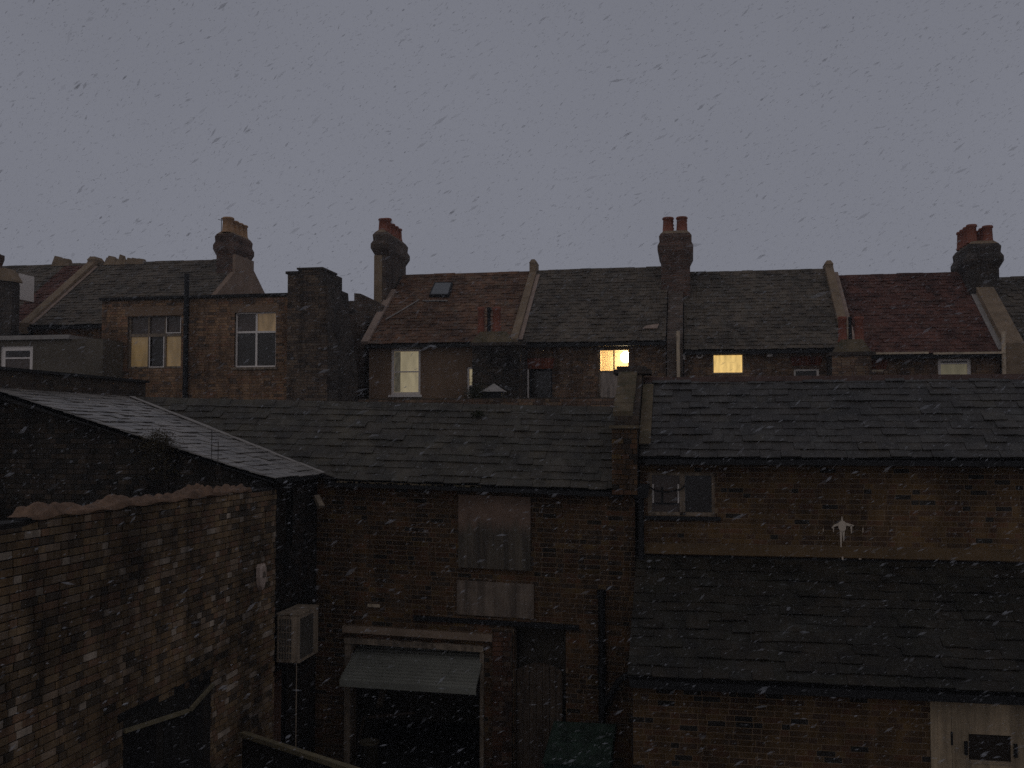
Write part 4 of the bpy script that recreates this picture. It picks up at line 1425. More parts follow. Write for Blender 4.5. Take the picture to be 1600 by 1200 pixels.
def house(name, label, x0, x1, ridge_px, eave_px, roof_mat, wall_mat, wall_holes_fn, tile=(.2, .19), split=None, group='far row of terraced houses', core='mortar_far', wall_bricks=True, yt=YT, yr=YRT, zbot=None, felt='felt'):
    t = thing(name, label, 'house', ((x0 + x1) / 2, (yt + yr) / 2, 0), group)
    zr = PY(*ridge_px, yr)[1]
    ze = PY(*eave_px, yt - .25)[1]
    wh = wall_holes_fn(t) if wall_holes_fn else []
    holes = [(a - x0, b - x0, c, d) for a, b, c, d in wh]
    slope = (zr - ze) / (yr - yt + .25)
    zw = ze + slope * .2
    panel('rear_wall', core, t, (x0, yt), (1, 0), (0, -1), x1 - x0, 0, zw, .3, holes)
    if wall_bricks:
        bricks(t, (x0, yt), (1, 0), (0, -1), x1 - x0, H - .5, zw - .01, wall_mat, holes, seed=int(abs(x0 * 37)) + 5, name='brick')
    # carcass under the roof, with both gables
    mb = MB().prism([(yt + 1.0, 0), (yt + 1.0, zw + slope * .6), (yr, zr - .06), (2 * yr - yt, zw - .02), (2 * yr - yt, 0)], 'x', x0 + .02, x1 - .02)
    mb.build('carcass', core, t)
    mb = MB()
    mb.face([(x0, yt - .22, ze - .004), (x1, yt - .22, ze - .004), (x1, yr, zr - .004), (x0, yr, zr - .004)])
    mb.face([(x0, yr, zr - .004), (x1, yr, zr - .004), (x1, 2 * yr - yt + .22, ze - .004), (x0, 2 * yr - yt + .22, ze - .004)])
    mb.build('roof', felt, t)
    xe = x1
    if split:
        xe = split[0]
        slates(t, (xe, yt - .25, ze), (1, 0, 0), (0, 1, slope), x1 - xe, math.hypot(yr - yt + .25, zr - ze), split[1], gauge=tile[1], width=tile[0], thick=.014, seed=8, name='roof_tile')
    slates(t, (x0, yt - .25, ze), (1, 0, 0), (0, 1, slope), xe - x0, math.hypot(yr - yt + .25, zr - ze), roof_mat, gauge=tile[1], width=tile[0], thick=.014, seed=int(abs(x0 * 11)) + 3, rough=.6, name='roof_tile')
    mb = MB()
    n = int((x1 - x0) / .35)
    for k in range(n):
        a = x0 + (x1 - x0) * k / n; b = x0 + (x1 - x0) * (k + 1) / n - .01
        z = zr + .03 + random.uniform(-.012, .012)
        mb.prism([(yr - .15, z - .10), (yr - .07, z), (yr + .07, z), (yr + .15, z - .10)], 'x', a, b)
    mb.build('ridge', roof_mat, t, 'stuff')
    MB().box(x0, x1, yt - .33, yt - .23, ze - .12, ze - .03).build('gutter', 'black_iron', t)
    t['_ze'], t['_zr'], t['_sl'] = ze, zr, slope
    return t

def party(parent, x, w, top_px, mat='cement', cap=True, over=.22, yt=YT, yr=YRT, steps=True):
    """raised party wall following the roof slope"""
    ze, zr, sl = parent['_ze'], parent['_zr'], parent['_sl']
    zt = PY(*top_px, yr)[1]
    mb = MB()
    mb.prism([(yt - .3, ze - .25), (yt - .3, ze + .10), (yr - .28, zr + over - sl * .28 + .02), (yr - .28, zt), (yr + .28, zt), (yr + .28, zr), (yr, zr - .3)], 'x', x - w / 2, x + w / 2)
    o = mb.build('party_wall', mat, parent)
    a, b = x - w / 2, x + w / 2
    MB().hexa([(a - .012, yr - .30, zt + .002), (b + .012, yr - .30, zt + .002), (b + .012, yr + .30, zt + .002), (a - .012, yr + .30, zt + .002),
               (a + .06, yr - .22, zt + .13), (b - .06, yr - .22, zt + .13), (b - .06, yr + .22, zt + .13), (a + .06, yr + .22, zt + .13)]).build('cap', mat, o)
    MB().bar((x + w / 2 + .07, yt - .2, ze + .08), (x + w / 2 + .07, yr - .3, zr - sl * .3 + .08), .12, .02).build('flashing', 'lead_warm', o)
    return o

XA, XAB, XBC, XCD, XDE = -9.5, -5.05, -.46, 4.2, 8.42

# house A: brown pantiles, skylight, yellow blind
def holes_a(t):
    h = [window(t, YT, 611, 545, 657, 617, 'white_paint', 1, (.5,), [['blind_yellow'], ['blind_yellow']], fw=.08)]
    # a strip of curtain beside the blind
    x0, x1, z0, z1 = h[0]
    MB().box(x0 + .085, x0 + .27, YT + .088, YT + .094, z0 + .09, z1 - .09).build('curtain', 'curtain_dim', t)
    h.append(window(t, YT, 729, 573, 745, 622, 'white_paint', 1, (.4,), [['glass_dark'], ['blind_yellow']], fw=.07, sill=False))
    return h
hA = house('terraced_house', 'end terrace house with brown tiled roof, skylight and yellow lit sash window', XA, XAB - .12, (735, 428), (650, 537), 'tile_brown', 'brick_terrace', holes_a, core='render_brown', wall_bricks=False)
party(hA, XAB, .22, (831, 413), 'cement', over=.14)
# skylight
def on_roof(hs, px, py):
    """point of a terrace roof seen at a pixel"""
    ze, sl = hs['_ze'], hs['_sl']
    d = ray(px, py)
    # H + d.z t = ze + sl (d.y t - YT + .25)
    t = (ze - H - sl * (YT - .25)) / (d.z - sl * d.y)
    return Vector((d.x * t, d.y * t, H + d.z * t))
sl_n = Vector((0, -hA['_sl'], 1)).normalized()
q = [on_roof(hA, *p) for p in ((671, 466), (702, 466), (708, 446), (680, 446))]
up = sl_n * .12
fr_ = MB().hexa([p + sl_n * .0 for p in q] + [p + up for p in q]).build('skylight', 'black_iron', hA)
cq = sum(q, Vector()) / 4
MB().hexa([cq + (p - cq) * .86 + sl_n * .121 for p in q] + [cq + (p - cq) * .86 + sl_n * .128 for p in q]).build('pane', 'glass_sky', fr_)
a, b = on_roof(hA, 661, 472), on_roof(hA, 700, 472)
mb = MB()
for k in range(12):
    p = a.lerp(b, (k + .5) / 12) + sl_n * .05
    mb.bar(p - Vector((.03, 0, 0)), p + Vector((.03, 0, 0)), .10, .03 + .02 * (k % 2))
mb.build('skylight_flashing', 'lead', hA)
a, b = on_roof(hA, 603, 502), on_roof(hA, 655, 471)
MB().tube([a + sl_n * .06, (a + b) / 2 + sl_n * .05, b + sl_n * .06], .022, 6).build('cable', 'lead', hA)
# slope verge
ze, zr = hA['_ze'], hA['_zr']
MB().bar((XA - .05, YT - .28, ze + .05), (XA - .05, YRT - 1.0, ze + .05 + hA['_sl'] * (YRT - 1.0 - YT + .28)), .22, .10).build('verge', 'lead_warm', hA)
# its big chimney: narrow across, long front to back
ya, yb2 = 30.35, 32.6
zt = PY(615, 373, 31.5)[1]
ch = stack(hA, -9.95, -9.58, ya, yb2, 4, zt, 'chimney_brick', flare=.11)
fc = PY(592, 420, ya)
MB().box(-9.97, -9.70, ya - .02, ya - .003, H + 2.6, zt - .75).build('render_patch', 'cement', ch)
for k, yy in enumerate((30.62, 31.05, 31.45, 31.85, 32.25)):
    pot(ch, -9.77, yy, zt + .06, .15, .42 + (.10 if k in (1,) else 0), 'terracotta')

# house B
def holes_b(t):
    h = [window(t, YT, 827, 577, 863, 624, 'black_iron', 1, (), 'glass_dark', fw=.05, sill=False)]
    x0, x1, z0, z1 = h[0]
    MB().box(x0 - .05, x0 - .01, YT - .03, YT - .012, z0, z1).build('white_edge', 'white_paint', t)
    # lit bathroom window: a real room with a bare bulb
    x0, z1 = PY(935, 545, YT); x1, _ = PY(984, 580, YT); _, zm = PY(950, 579, YT); _, z0 = PY(950, 624, YT)
    fw = .045
    yf = YT + .05
    mb = MB()
    mb.box(x0, x0 + fw, yf, yf + .07, z0, z1).box(x1 - fw, x1, yf, yf + .07, z0, z1)
    mb.box(x0 + fw, x1 - fw, yf, yf + .07, z1 - fw, z1).box(x0 + fw, x1 - fw, yf, yf + .07, z0, z0 + fw)
    xm = PY(959, 560, YT)[0]
    mb.box(xm - .02, xm + .02, yf + .01, yf + .06, zm, z1 - fw)
    mb.box(x0 + fw, x1 - fw, yf + .005, yf + .065, zm - .03, zm)
    w = mb.build('window', 'pale_timber', t)
    w['label'] = 'brightly lit upper sash with a bare bulb behind the glass'
    MB().box(x0 + fw, x1 - fw, yf + .03, yf + .04, z0 + fw, zm - .03).build('curtain', 'curtain_grey', w)
    mb = MB()
    a, b, c, d, y0, y1 = x0 + .03, x1 - .03, zm - .02, z1 - .02, yf + .071, yf + .75
    mb.face([(a, y1, c), (b, y1, c), (b, y1, d), (a, y1, d)])
    mb.face([(a, y0, c), (a, y1, c), (a, y1, d), (a, y0, d)])
    mb.face([(b, y0, c), (b, y1, c), (b, y1, d), (b, y0, d)])
    mb.face([(a, y0, d), (b, y0, d), (b, y1, d), (a, y1, d)])
    mb.face([(a, y0, c), (b, y0, c), (b, y1, c), (a, y1, c)])
    mb.build('room', 'room_cream', w)
    bx, bz = PY(978, 558, YT + .3)
    s_ = MB()
    s_.lathe((bx, YT + .30, bz), [(.001, -.16)] + [(.16 * math.sin(math.pi * k / 8), -.16 * math.cos(math.pi * k / 8)) for k in range(1, 8)] + [(.001, .16)], 14)
    s_.build('bulb', 'bulb', w)
    MB().box(x0 - .05, x1 + .08, YT - .06, yf + .06, z0 - .07, z0 - .003).build('sill', 'curtain_grey', w)
    h.append((x0, x1, z0, z1))
    return h
hB = house('terraced_house', 'terraced house with grey slate roof and the brightest lit window', XAB + .12, XBC - .25, (940, 421), (900, 535), 'slate_far', 'brick_terrace', holes_b)
arch(hB, YT, 824, 866, 560, 576, 8)
p = on_roof(hB, 1018, 513)
MB().hexa([on_roof(hB, *c) + Vector((0, -.03, .04)) for c in ((1004, 516), (1027, 516), (1030, 509), (1010, 512))] + [on_roof(hB, *c) + Vector((0, -.04, .06)) for c in ((1004, 516), (1027, 516), (1030, 509), (1010, 512))]).build('lead_patch', 'lead_warm', hB)

# house C
def holes_c(t):
    h = [window(t, YT, 1113, 553, 1162, 584, 'cream_paint', 1, (), 'blind_bright', fw=.035, sill=False)]
    h.append(window(t, YT, 1240, 576, 1280, 600, 'white_paint', 1, (), 'glass_dark', fw=.06, sill=False))
    return h
hC = house('terraced_house', 'terraced house with grey slate roof and a wide amber blind window', XBC + .25, XCD - .12, (1185, 424), (1190, 546), 'slate_far', 'brick_terrace', holes_c)
arch(hC, YT, 1236, 1284, 557, 571, 9)
party(hC, XCD, .24, (1295, 415), 'cement')
# party wall under the middle chimney
ze, sl = hC['_ze'], hC['_sl']
zt = PY(1058, 369, 31.2)[1]
mb = MB().prism([(YT - .3, 0), (YT - .3, ze + .18), (YRT, hC['_zr'] + .20), (YRT, 0)], 'x', XBC - .22, XBC + .22)
pw = mb.build('party_wall', 'chimney_brick', hC)
ch = stack(hC, XBC - .44, XBC + .44, 30.7, 32.6, 6, zt, 'chimney_red', flare=.10)
for xx in (-.22, .20):
    for k, yy in enumerate((31.0, 31.45, 31.9, 32.3)):
        pot(ch, XBC + xx, yy, zt + .05, .175 if k == 0 else .16, .54 - .03 * k if k else .50, 'terracotta')
zq = PY(1058, 472, 30.6)[1]
MB().box(XBC - .5, XBC + .62, 30.55, 30.69, zq - .06, zq + .05).build('apron', 'lead_warm', ch)
x, z0 = PY(1060, 582, YT - .36); _, z1 = PY(1060, 517, YT - .36)
MB().tube([(x, YT - .36, z0 - .4), (x, YT - .36, z1)], .052, 10).build('soil_pipe', 'cream_paint', hC)
for (px, py, w, h_) in ((1066.5, 558, 9, 8), (1202, 553, 8, 9)):
    (xa, za), (xb, zb) = PY(px - w / 2, py - h_ / 2, YT), PY(px + w / 2, py + h_ / 2, YT)
    MB().box(xa, xb, YT - .10, YT - .016, zb, za).build('vent_box', 'white_paint', hC)
xv, zv = PY(1093, 555, YT)
mb = MB()
rr_ = []
for k in range(16):
    t_ = 2 * math.pi * k / 16
    rr_.append((xv + .08 * math.cos(t_), YT - .05, zv + .08 * math.sin(t_)))
mb.tube(rr_ + rr_[:1], .026, 6)
mb.build('round_vent', 'white_paint', hC)

# house D
def holes_d(t):
    return [window(t, YT, 1465, 559, 1518, 600, 'white_paint', 1, (.78,), [['blind_green'], ['glass_grey']], fw=.09, sill=False)]
hD = house('terraced_house', 'terraced house with dark red tiled roof and a white framed window', XCD + .12, XDE - .3, (1405, 429), (1420, 553), 'tile_red', 'brick_terrace', holes_d)
arch(hD, YT, 1357, 1386, 563, 577, 6)
xw0, zw0 = PY(1358, 578, YT); xw1, _ = PY(1380, 578, YT)
MB().box(xw0, xw1, YT - .03, YT - .012, zw0 - .05, zw0).build('window_head', 'cream_paint', hD)
for a_, b_, y_ in ((1362, 1450, 553), (1458, 1570, 553)):
    xa, za = PY(a_, y_, YT - .35); xb, _ = PY(b_, y_, YT - .35)
    MB().box(xa, xb, YT - .43, YT - .335, za - .02, za + .035).build('white_gutter', 'cream_paint', hD)
zt = PY(1540, 384, 31.2)[1]
mb = MB().prism([(YT - .3, 0), (YT - .3, hD['_ze'] + .25), (YRT, hD['_zr'] + .25), (YRT, 0)], 'x', XDE - .24, XDE + .24)
pw = mb.build('party_wall', 'cement', hD)
MB().bar((XDE - .30, YT - .2, hD['_ze'] + .09), (XDE - .30, 30.9, hD['_ze'] + .09 + hD['_sl'] * 2.6), .16, .02).build('flashing', 'lead', pw)
ch = stack(hD, XDE - .40, XDE + .40, 30.8, 32.4, 6, zt, 'chimney_dark', flare=.11)
for xx in (-.26, .18):
    for k, yy in enumerate((31.05, 31.42, 31.8, 32.15)):
        pot(ch, XDE + xx, yy, zt + .05, .15, .56 - (.05 if xx > 0 else 0), 'terracotta')
x, z0 = PY(1569, 582, YT - .36); _, z1 = PY(1569, 518, YT - .36)
MB().tube([(x, YT - .36, z0 - .4), (x, YT - .36, z1)], .052, 10).build('downpipe', 'cream_paint', hD)

hE = house('terraced_house', 'grey roofed terraced house cut by the right edge of the picture', XDE + .3, 13.6, (1590, 434), (1590, 562), 'slate_far', 'brick_terrace', None)

# rear stacks with twin pots standing in front of the roofs
def rear_stack(label, px0, px1, top_py, pots, pot_py, Yf, x_fl):
    x0, _ = PY(px0, 560, Yf); x1, _ = PY(px1, 560, Yf)
    zt = PY(px0, top_py, Yf)[1]
    t = thing('rear_chimney', label, 'chimney', ((x0 + x1) / 2, Yf + .6, 0), 'twin pot chimneys on the rear walls')
    y1 = YT - .02
    panel('breast', 'chimney_dark', t, (x0, Yf), (1, 0), (0, -1), x1 - x0, 0, zt, y1 - Yf)
    bricks(t, (x0, Yf), (1, 0), (0, -1), x1 - x0, H - .5, zt - .01, 'brick_terrace' if px0 > 1000 else 'brick_gable', seed=px0)
    MB().box(x0 - .06, x1 + .10, Yf - .06, Yf + .75, zt + .003, zt + .10).build('corbel', 'chimney_dark', t)
    a, _ = PY(x_fl[0], top_py, Yf); b, _ = PY(x_fl[1], top_py, Yf)
    zf2 = PY(x_fl[0], pot_py[1] + 3, Yf + .2)[1]
    e = (b - a) * .2
    MB().hexa([(a, Yf - .04, zt + .102), (b, Yf - .04, zt + .102), (b, Yf + .66, zt + .102), (a, Yf + .66, zt + .102), (a + e, Yf + .1, zf2), (b - e, Yf + .1, zf2), (b - e, Yf + .5, zf2), (a + e, Yf + .5, zf2)]).build('flaunching', 'coping', t)
    for pc, r, m in pots:
        xc, z1 = PY(pc, pot_py[0], Yf + .25)
        pot(t, xc, Yf + .25, zf2 - .06, r, z1 - zf2 + .06, m, rim=True)
rear_stack('dark rear chimney with twin red pots below the skylight roof', 738, 812, 541, ((752, .105, 'terracotta'), (764, .055, 'black_iron'), (776, .125, 'terracotta')), (480, 516), 27.2, (736, 801))
rear_stack('rear chimney with twin red pots below the dark red roof', 1300, 1362, 556, ((1316, .12, 'terracotta'), (1328, .05, 'black_iron'), (1342, .125, 'terracotta')), (495, 528), 27.4, (1304, 1361))

# ------------------------------------------------------------------ rear wing on the left with its two windows
YL = 26.0
wing = thing('brick_wing', 'tall flat topped brown brick rear wing with two old casement windows', 'building', (-13.8, 27, 0))
xl0, zl = PY(160, 468, YL); xl1, zl2 = PY(452, 462, YL)
zl = (zl + zl2) / 2
def wing_windows():
    hs = []
    # three-light window
    x0, z1 = PY(200, 493, YL); x1, _ = PY(283, 530, YL); _, z0 = PY(240, 575, YL); _, zm = PY(240, 523, YL)
    yf = YL + .08
    cols = [x0, PY(230, 530, YL)[0], PY(256, 530, YL)[0], x1]
    mb = MB()
    fw = .05
    for k, c in enumerate(cols):
        mb.box(c - (0 if k == 0 else fw / 2), c + (0 if k == 3 else fw / 2) + (fw / 2 if k == 0 else 0) - (0), yf, yf + .08, z0, z1)
    for k in range(3):
        a, b = cols[k] + fw / 2, cols[k + 1] - fw / 2
        mb.box(a, b, yf + .003, yf + .077, z1 - .05, z1).box(a, b, yf + .003, yf + .077, z0, z0 + .05).box(a, b, yf + .006, yf + .074, zm - .05, zm + .04)
    w = mb.build('window', 'pale_timber', wing)
    mats = [('glass_grey', 'curtain_orange'), ('glass_grey', 'glass_dark'), ('glass_grey', 'curtain_orange')]
    for k in range(3):
        a, b = cols[k] + fw / 2, cols[k + 1] - fw / 2
        MB().box(a + .002, b - .002, yf + .05, yf + .06, zm + .04, z1 - .05).build('pane', mats[k][0], w)
        MB().box(a + .002, b - .002, yf + .05, yf + .06, z0 + .05, zm - .05).build('pane', mats[k][1], w)
    # white sash edges of the middle casement
    a, b = cols[1] + fw / 2, cols[2] - fw / 2
    s_ = MB().box(a, a + .025, yf - .012, yf - .002, z0 + .02, zm - .05).box(b - .025, b, yf - .012, yf - .002, z0 + .02, zm - .05).box(a + .025, b - .025, yf - .012, yf - .002, z0 + .02, z0 + .045).box(a, b, yf - .012, yf - .002, z1 - .03, z1 - .01)
    a, b = cols[2] + fw / 2, cols[3] - fw
    s_.box(a, a + .02, yf - .012, yf - .002, zm + .04, z1 - .06).box(b - .02, b, yf - .012, yf - .002, zm + .04, z1 - .06).box(a + .02, b - .02, yf - .012, yf - .002, zm + .04, zm + .065)
    s_.build('sash', 'white_paint', w)
    hs.append((x0, x1, z0, z1))
    h = window(wing, YL, 367, 488, 431, 574, 'white_paint', 2, (.64,), [['glass_dark', 'glass_dark'], ['glass_grey', 'curtain_peach']], fw=.045, sill=True, sill_mat='pale_timber', recess=.08, split_w=.055)
    hs.append(h)
    return hs
wh = wing_windows()
holes = [(a - xl0, b - xl0, c, d) for a, b, c, d in wh]
panel('rear_wall', 'mortar_far', wing, (xl0, YL), (1, 0), (0, -1), xl1 - xl0, 0, zl - .02, .3, holes)
bricks(wing, (xl0, YL), (1, 0), (0, -1), xl1 - xl0, H - .6, zl - .03, 'brick_wing', holes, seed=91)
MB().box(xl0, xl1, YL + .31, 29.9, 0, zl - .02).build('carcass', 'mortar_far', wing)
for a_, b_ in ((160, 292), (294, 452)):
    x0, _ = PY(a_, 465, YL); x1, _ = PY(b_, 465, YL)
    MB().box(x0 - .05 if a_ == 160 else x0, x1, YL - .10, YL + .35, zl - .018, zl + .055).build('coping', 'felt', wing)
for (a_, b_, c_, d_) in ((196, 287, 480, 492), (362, 436, 477, 487)):
    (x0, z1), (x1, z0) = PY(a_, c_, YL), PY(b_, d_, YL)
    MB().box(x0, x1, YL - .022, YL - .014, z0, z1).build('lintel', 'render_brown', wing)
xp, z1 = PY(292, 428, YL - .1)
MB().tube([(xp, YL - .1, 0), (xp, YL - .1, z1)], .072, 10).tube([(xp, YL - .1, zl - .5), (xp, YL - .1, zl - .4)], .09, 10).build('soil_pipe', 'black_iron', wing)
# dark stack at the wing's right end
t = thing('stepped_chimney', 'broad dark brick chimney with a stepped top at the end of the brown wing', 'chimney', (-10.4, 26, 0))
Yc = 25.7
xc0, _ = PY(449, 500, Yc); xc1, zc1 = PY(513, 446, Yc)
zs1 = PY(460, 428, Yc)[1]; zs2 = PY(480, 421, Yc)[1]
xm0 = PY(466, 430, Yc)[0]; xm1 = PY(503, 430, Yc)[0]
mb = MB()
mb.prism([(xc0, 0), (xc1 + .42, 0), (xc1 + .30, PY(536, 575, Yc)[1]), (xc1 + .06, PY(518, 490, Yc)[1]), (xc1, zc1), (xm1, zc1 + .02), (xm1, zs2), (xm0, zs2), (xm0, zs1), (xc0, zs1)], 'y', Yc, Yc + 1.6)
mb.build('breast', 'chimney_dark', t)
MB().box(xc0 - .05, xm0 + .02, Yc - .05, Yc + 1.0, zs1 + .002, zs1 + .07).box(xm0 - .03, xm1 + .04, Yc - .04, Yc + 1.1, zs2 + .002, zs2 + .05).build('capping', 'chimney_dark', t)
bricks(t, (xc0, Yc), (1, 0), (0, -1), xc1 - xc0, H - .5, zs2 - .01, 'brick_stack', seed=95, top=lambda uu: (zs1 if xc0 + uu < xm0 else zs2 if xc0 + uu < xm1 else zc1) - .01)
zz = zs1
# the gap behind: side wall with a white window
gap = thing('gap_building', 'shadowed brick rear building with stepped coping in the gap beside the end terrace', 'building', (-10.5, 30, 0))
Yg = 29.3
xg0, zg0 = PY(515, 488, Yg); xg1, _ = PY(570, 488, Yg)
wg = window(gap, Yg, 524, 517, 538, 582, 'white_paint', 1, (.62,), 'glass_grey', fw=.05, sill=False)
panel('rear_wall', 'chimney_brick', gap, (xg0 - .3, Yg), (1, 0), (0, -1), xg1 - xg0 + .3, 0, zg0, .4, [(wg[0] - xg0 + .3, wg[1] - xg0 + .3, wg[2], wg[3])])
MB().box(xg0 - .3, PY(552, 488, Yg)[0], Yg - .08, Yg + .42, zg0 + .002, zg0 + .08).build('coping', 'chimney_dark', gap)
xa, za = PY(551, 470, Yg + .41); xb, zb = PY(590, 459, Yg + .41)
MB().prism([(xa, 3), (xb + .15, 3), (xb + .15, za - .15), (xb - .1, za), (xa + .25, zb + .02), (xa + .05, zb + .04), (xa + .05, za), (xa - .15, za), (xa - .15, za - .2), (xa - .5, zg0 + .05), (xa - .5, 3)], 'y', Yg + .41, Yg + .75).build('stepped_parapet', 'chimney_brick', gap)

# ------------------------------------------------------------------ houses far left
XF1 = -15.25
hF = house('terraced_house', 'gabled house with grey slate roof and buff chimney pots behind the brown wing', -20.7, XF1, (250, 410), (110, 508), 'slate_far', 'brick_wing', None)
mb = MB()
zr, ze = hF['_zr'], hF['_ze']
mb.prism([(YT - .1, ze - .6), (YT - .1, ze + .10), (YRT, zr + .08), (2 * YRT - YT + .1, ze + .1), (2 * YRT - YT + .1, ze - .6)], 'x', XF1 - .02, XF1 + .16)
mb.build('gable_wall', 'render_pink', hF)
zt = PY(367, 371, 31.8)[1]
ch = stack(hF, -15.78, XF1 + .05, 31.1, 32.5, 7, zt, 'chimney_red', flare=.09)
MB().prism([(31.09, H + 3), (31.09, zt - .72), (32.52, zt - .72), (32.52, H + 3)], 'x', XF1 + .06, XF1 + .165).build('render_face', 'render_pink', ch)
for k, yy in enumerate((31.25, 31.62, 31.98, 32.32)):
    pot(ch, -15.45, yy, zt + .05, .2, .52 if k == 0 else .47, 'buff_pot')
xq, zq = PY(346, 345, 31.2)
MB().tube([(xq, 31.2, zt - .1), (xq, 31.2, zq + .10)], .012, 5).tube([(xq - .12, 31.2, zq + .05), (xq + .1, 31.2, zq)], .010, 5).build('aerial', 'black_iron', ch)
party(hF, -20.85, .30, (150, 408), 'cement')
hG = house('terraced_house', 'red and grey roofed house beyond the sloping party wall at far left', -27.5, -21.05, (70, 415), (40, 520), 'slate_far', 'brick_wing', None, split=(-22.0, 'tile_red'))
# slate half of that roof
p0 = [on_roof(hG, *c) for c in ((8, 412), (104, 408), (30, 468), (8, 468))]
for k, (px, py, s_) in enumerate(((97, 410, .30), (185, 408, .34), (212, 411, .22))):
    x, z = PY(px, py, YRT)
    rg = random.Random(k)
    mb = MB()
    for i in range(7):
        a = x + rg.uniform(-s_, s_); w = rg.uniform(.08, .2); hh = rg.uniform(.05, .24)
        mb.hexa([(a - w, YRT - .15, z - .15), (a + w, YRT - .15, z - .15), (a + w, YRT + .15, z - .15), (a - w, YRT + .15, z - .15),
                 (a - w * .5, YRT - .08, z + hh), (a + w * .6, YRT - .08, z + hh * .8), (a + w * .6, YRT + .08, z + hh * .8), (a - w * .5, YRT + .08, z + hh)])
    mb.build('ridge_lump', 'cement', hF if px > 150 else hG)
# block on the left edge with a white window and a chimney
edge = thing('edge_building', 'dark building at the left edge with a rounded top and narrow white window', 'building', (-19.5, 26.5, 0))
Ye_ = 26.2
xe1, ze1 = PY(19, 440, Ye_)
xe2, ze2 = PY(4, 424, Ye_)
mb = MB().prism([(xe1 - 3, 0), (xe1, 0), (xe1, ze1 - .06), (xe1 - .06, ze1 + .05), (xe1 - .22, ze2 - .03), (xe1 - .5, ze2 + .02), (xe1 - 3, ze2 + .02)], 'y', Ye_, Ye_ + .35)
mb.build('body', 'chimney_dark', edge)
mb = MB().prism([(xe1 - 3, ze2 + .03), (xe1 + .05, ze1 - .0), (xe1 + .05, ze1 + .05), (xe1 - .2, ze2 + .09), (xe1 - 3, ze2 + .10)], 'y', Ye_ - .06, Ye_ + .40)
mb.build('coping', 'cement', edge)
# dormer-like white window facing right, behind the edge building
x0, z1 = PY(20, 428, 27.7); x1, z0 = PY(32, 468, 27.7)
fr2 = MB().box(x0, x1 - .06, 27.7, 28.3, z0 + .07, z1).build('side_window', 'glass_grey', edge)
MB().box(x1 - .058, x1, 27.66, 28.34, z0, z1).box(x0, x1 - .06, 27.66, 28.3, z0, z0 + .066).build('frame', 'white_paint', fr2)
xk0, zk1 = PY(-25, 400, 26.9); xk1, zk0 = PY(17, 398, 26.9)
ck = stack(edge, xk0, xk1 - .22, 26.4, 26.8, ze2 - .5, zk1 - .02, 'chimney_red', flare=.05)
# low rendered building with a white window
low = thing('rendered_extension', 'low dark rendered extension with a white framed window at the left edge', 'building', (-19, 25, 0))
Yw = 25.0
xw0, zw = PY(-120, 531, Yw); xw1, _ = PY(160, 531, Yw)
zw = PY(60, 531, Yw)[1]
h = window(low, Yw, 0, 541, 51, 590, 'white_paint', 1, (.62,), [['glass_grey'], ['glass_dark']], fw=.13, sill=False)
panel('wall', 'render_grey', low, (xw0, Yw), (1, 0), (0, -1), xw1 - xw0 + .02, 0, zw, 1.0, [(h[0] - xw0, h[1] - xw0, h[2], h[3])])
MB().box(xw0, PY(112, 531, Yw)[0], Yw - .12, Yw + 1.05, zw + .002, zw + .12).build('coping', 'lead', low)

# ------------------------------------------------------------------ flat roofed extension behind the middle ridge, shrub and turret
ext = thing('flat_extension', 'low red brick parapet just above the middle roof ridge below the lit windows', 'building', (-4, 23.5, 0))
xe0, _ = PY(560, 628, 23); xe1, _ = PY(966, 630, 23)
ze0 = PY(760, 622, 23)[1]
panel('parapet', 'mortar', ext, (xe0, 23), (1, 0), (0, -1), xe1 - xe0, 0, ze0, 4.2)
bricks(ext, (xe0, 23), (1, 0), (0, -1), xe1 - xe0, H - .2, ze0, 'brick_terrace', seed=101)
tur = thing('pyramid_turret', 'small dark turret with a grey pyramid cap beside the shrub', 'turret', (PY(772, 610, 24)[0], 24, ze0))
xt, zt1 = PY(772, 599, 24); xa, za = PY(754, 610, 23.7); xb, _ = PY(790, 610, 23.7)
w2 = (xb - xa) / 2
MB().box(xt - w2 * .8, xt + w2 * .8, 24 - w2 * .8, 24 + w2 * .8, ze0 + .002, za - .03).build('body', 'black_iron', tur)
MB().solid([(xt - w2, 24 - w2, za - .028), (xt + w2, 24 - w2, za - .028), (xt + w2, 24 + w2, za - .028), (xt - w2, 24 + w2, za - .028), (xt, 24, zt1)], [(3, 2, 1, 0), (0, 1, 4), (1, 2, 4), (2, 3, 4), (3, 0, 4)]).build('pyramid_cap', 'lead', tur)
def shrub():
    x, z = PY(745, 612, 23.8)
    t = thing('shrub', 'dark leafy shrub in front of the narrow lit window strip', 'plant', (x, 23.8, ze0))
    rg = random.Random(17)
    mb = MB()
    for k in range(1500):
        a, b, c = rg.gauss(0, .16), rg.gauss(0, .12), rg.gauss(0, .13)
        p = Vector((x + a, 23.8 + b, z - .05 + c - abs(a) * .3))
        if p.z < ze0 + .01: continue
        d = Vector((rg.uniform(-1, 1), rg.uniform(-1, 1), rg.uniform(-.5, 1))).normalized() * rg.uniform(.03, .06)
        e = Vector((rg.uniform(-1, 1), rg.uniform(-1, 1), rg.uniform(-1, 1))).normalized() * .015
        mb.face([p - e, p + d * .5 + e, p + d, p + d * .4 - e])
    mb.build('crown', 'leaf_dark', t, 'stuff')
    mb = MB()
    for k in range(5):
        mb.tube([(x + rg.uniform(-.05, .05), 23.8, ze0), (x + rg.uniform(-.15, .15), 23.8 + rg.uniform(-.05, .05), z)], [.015, .006], 5)
    mb.build('stem', 'bark', t)
shrub()

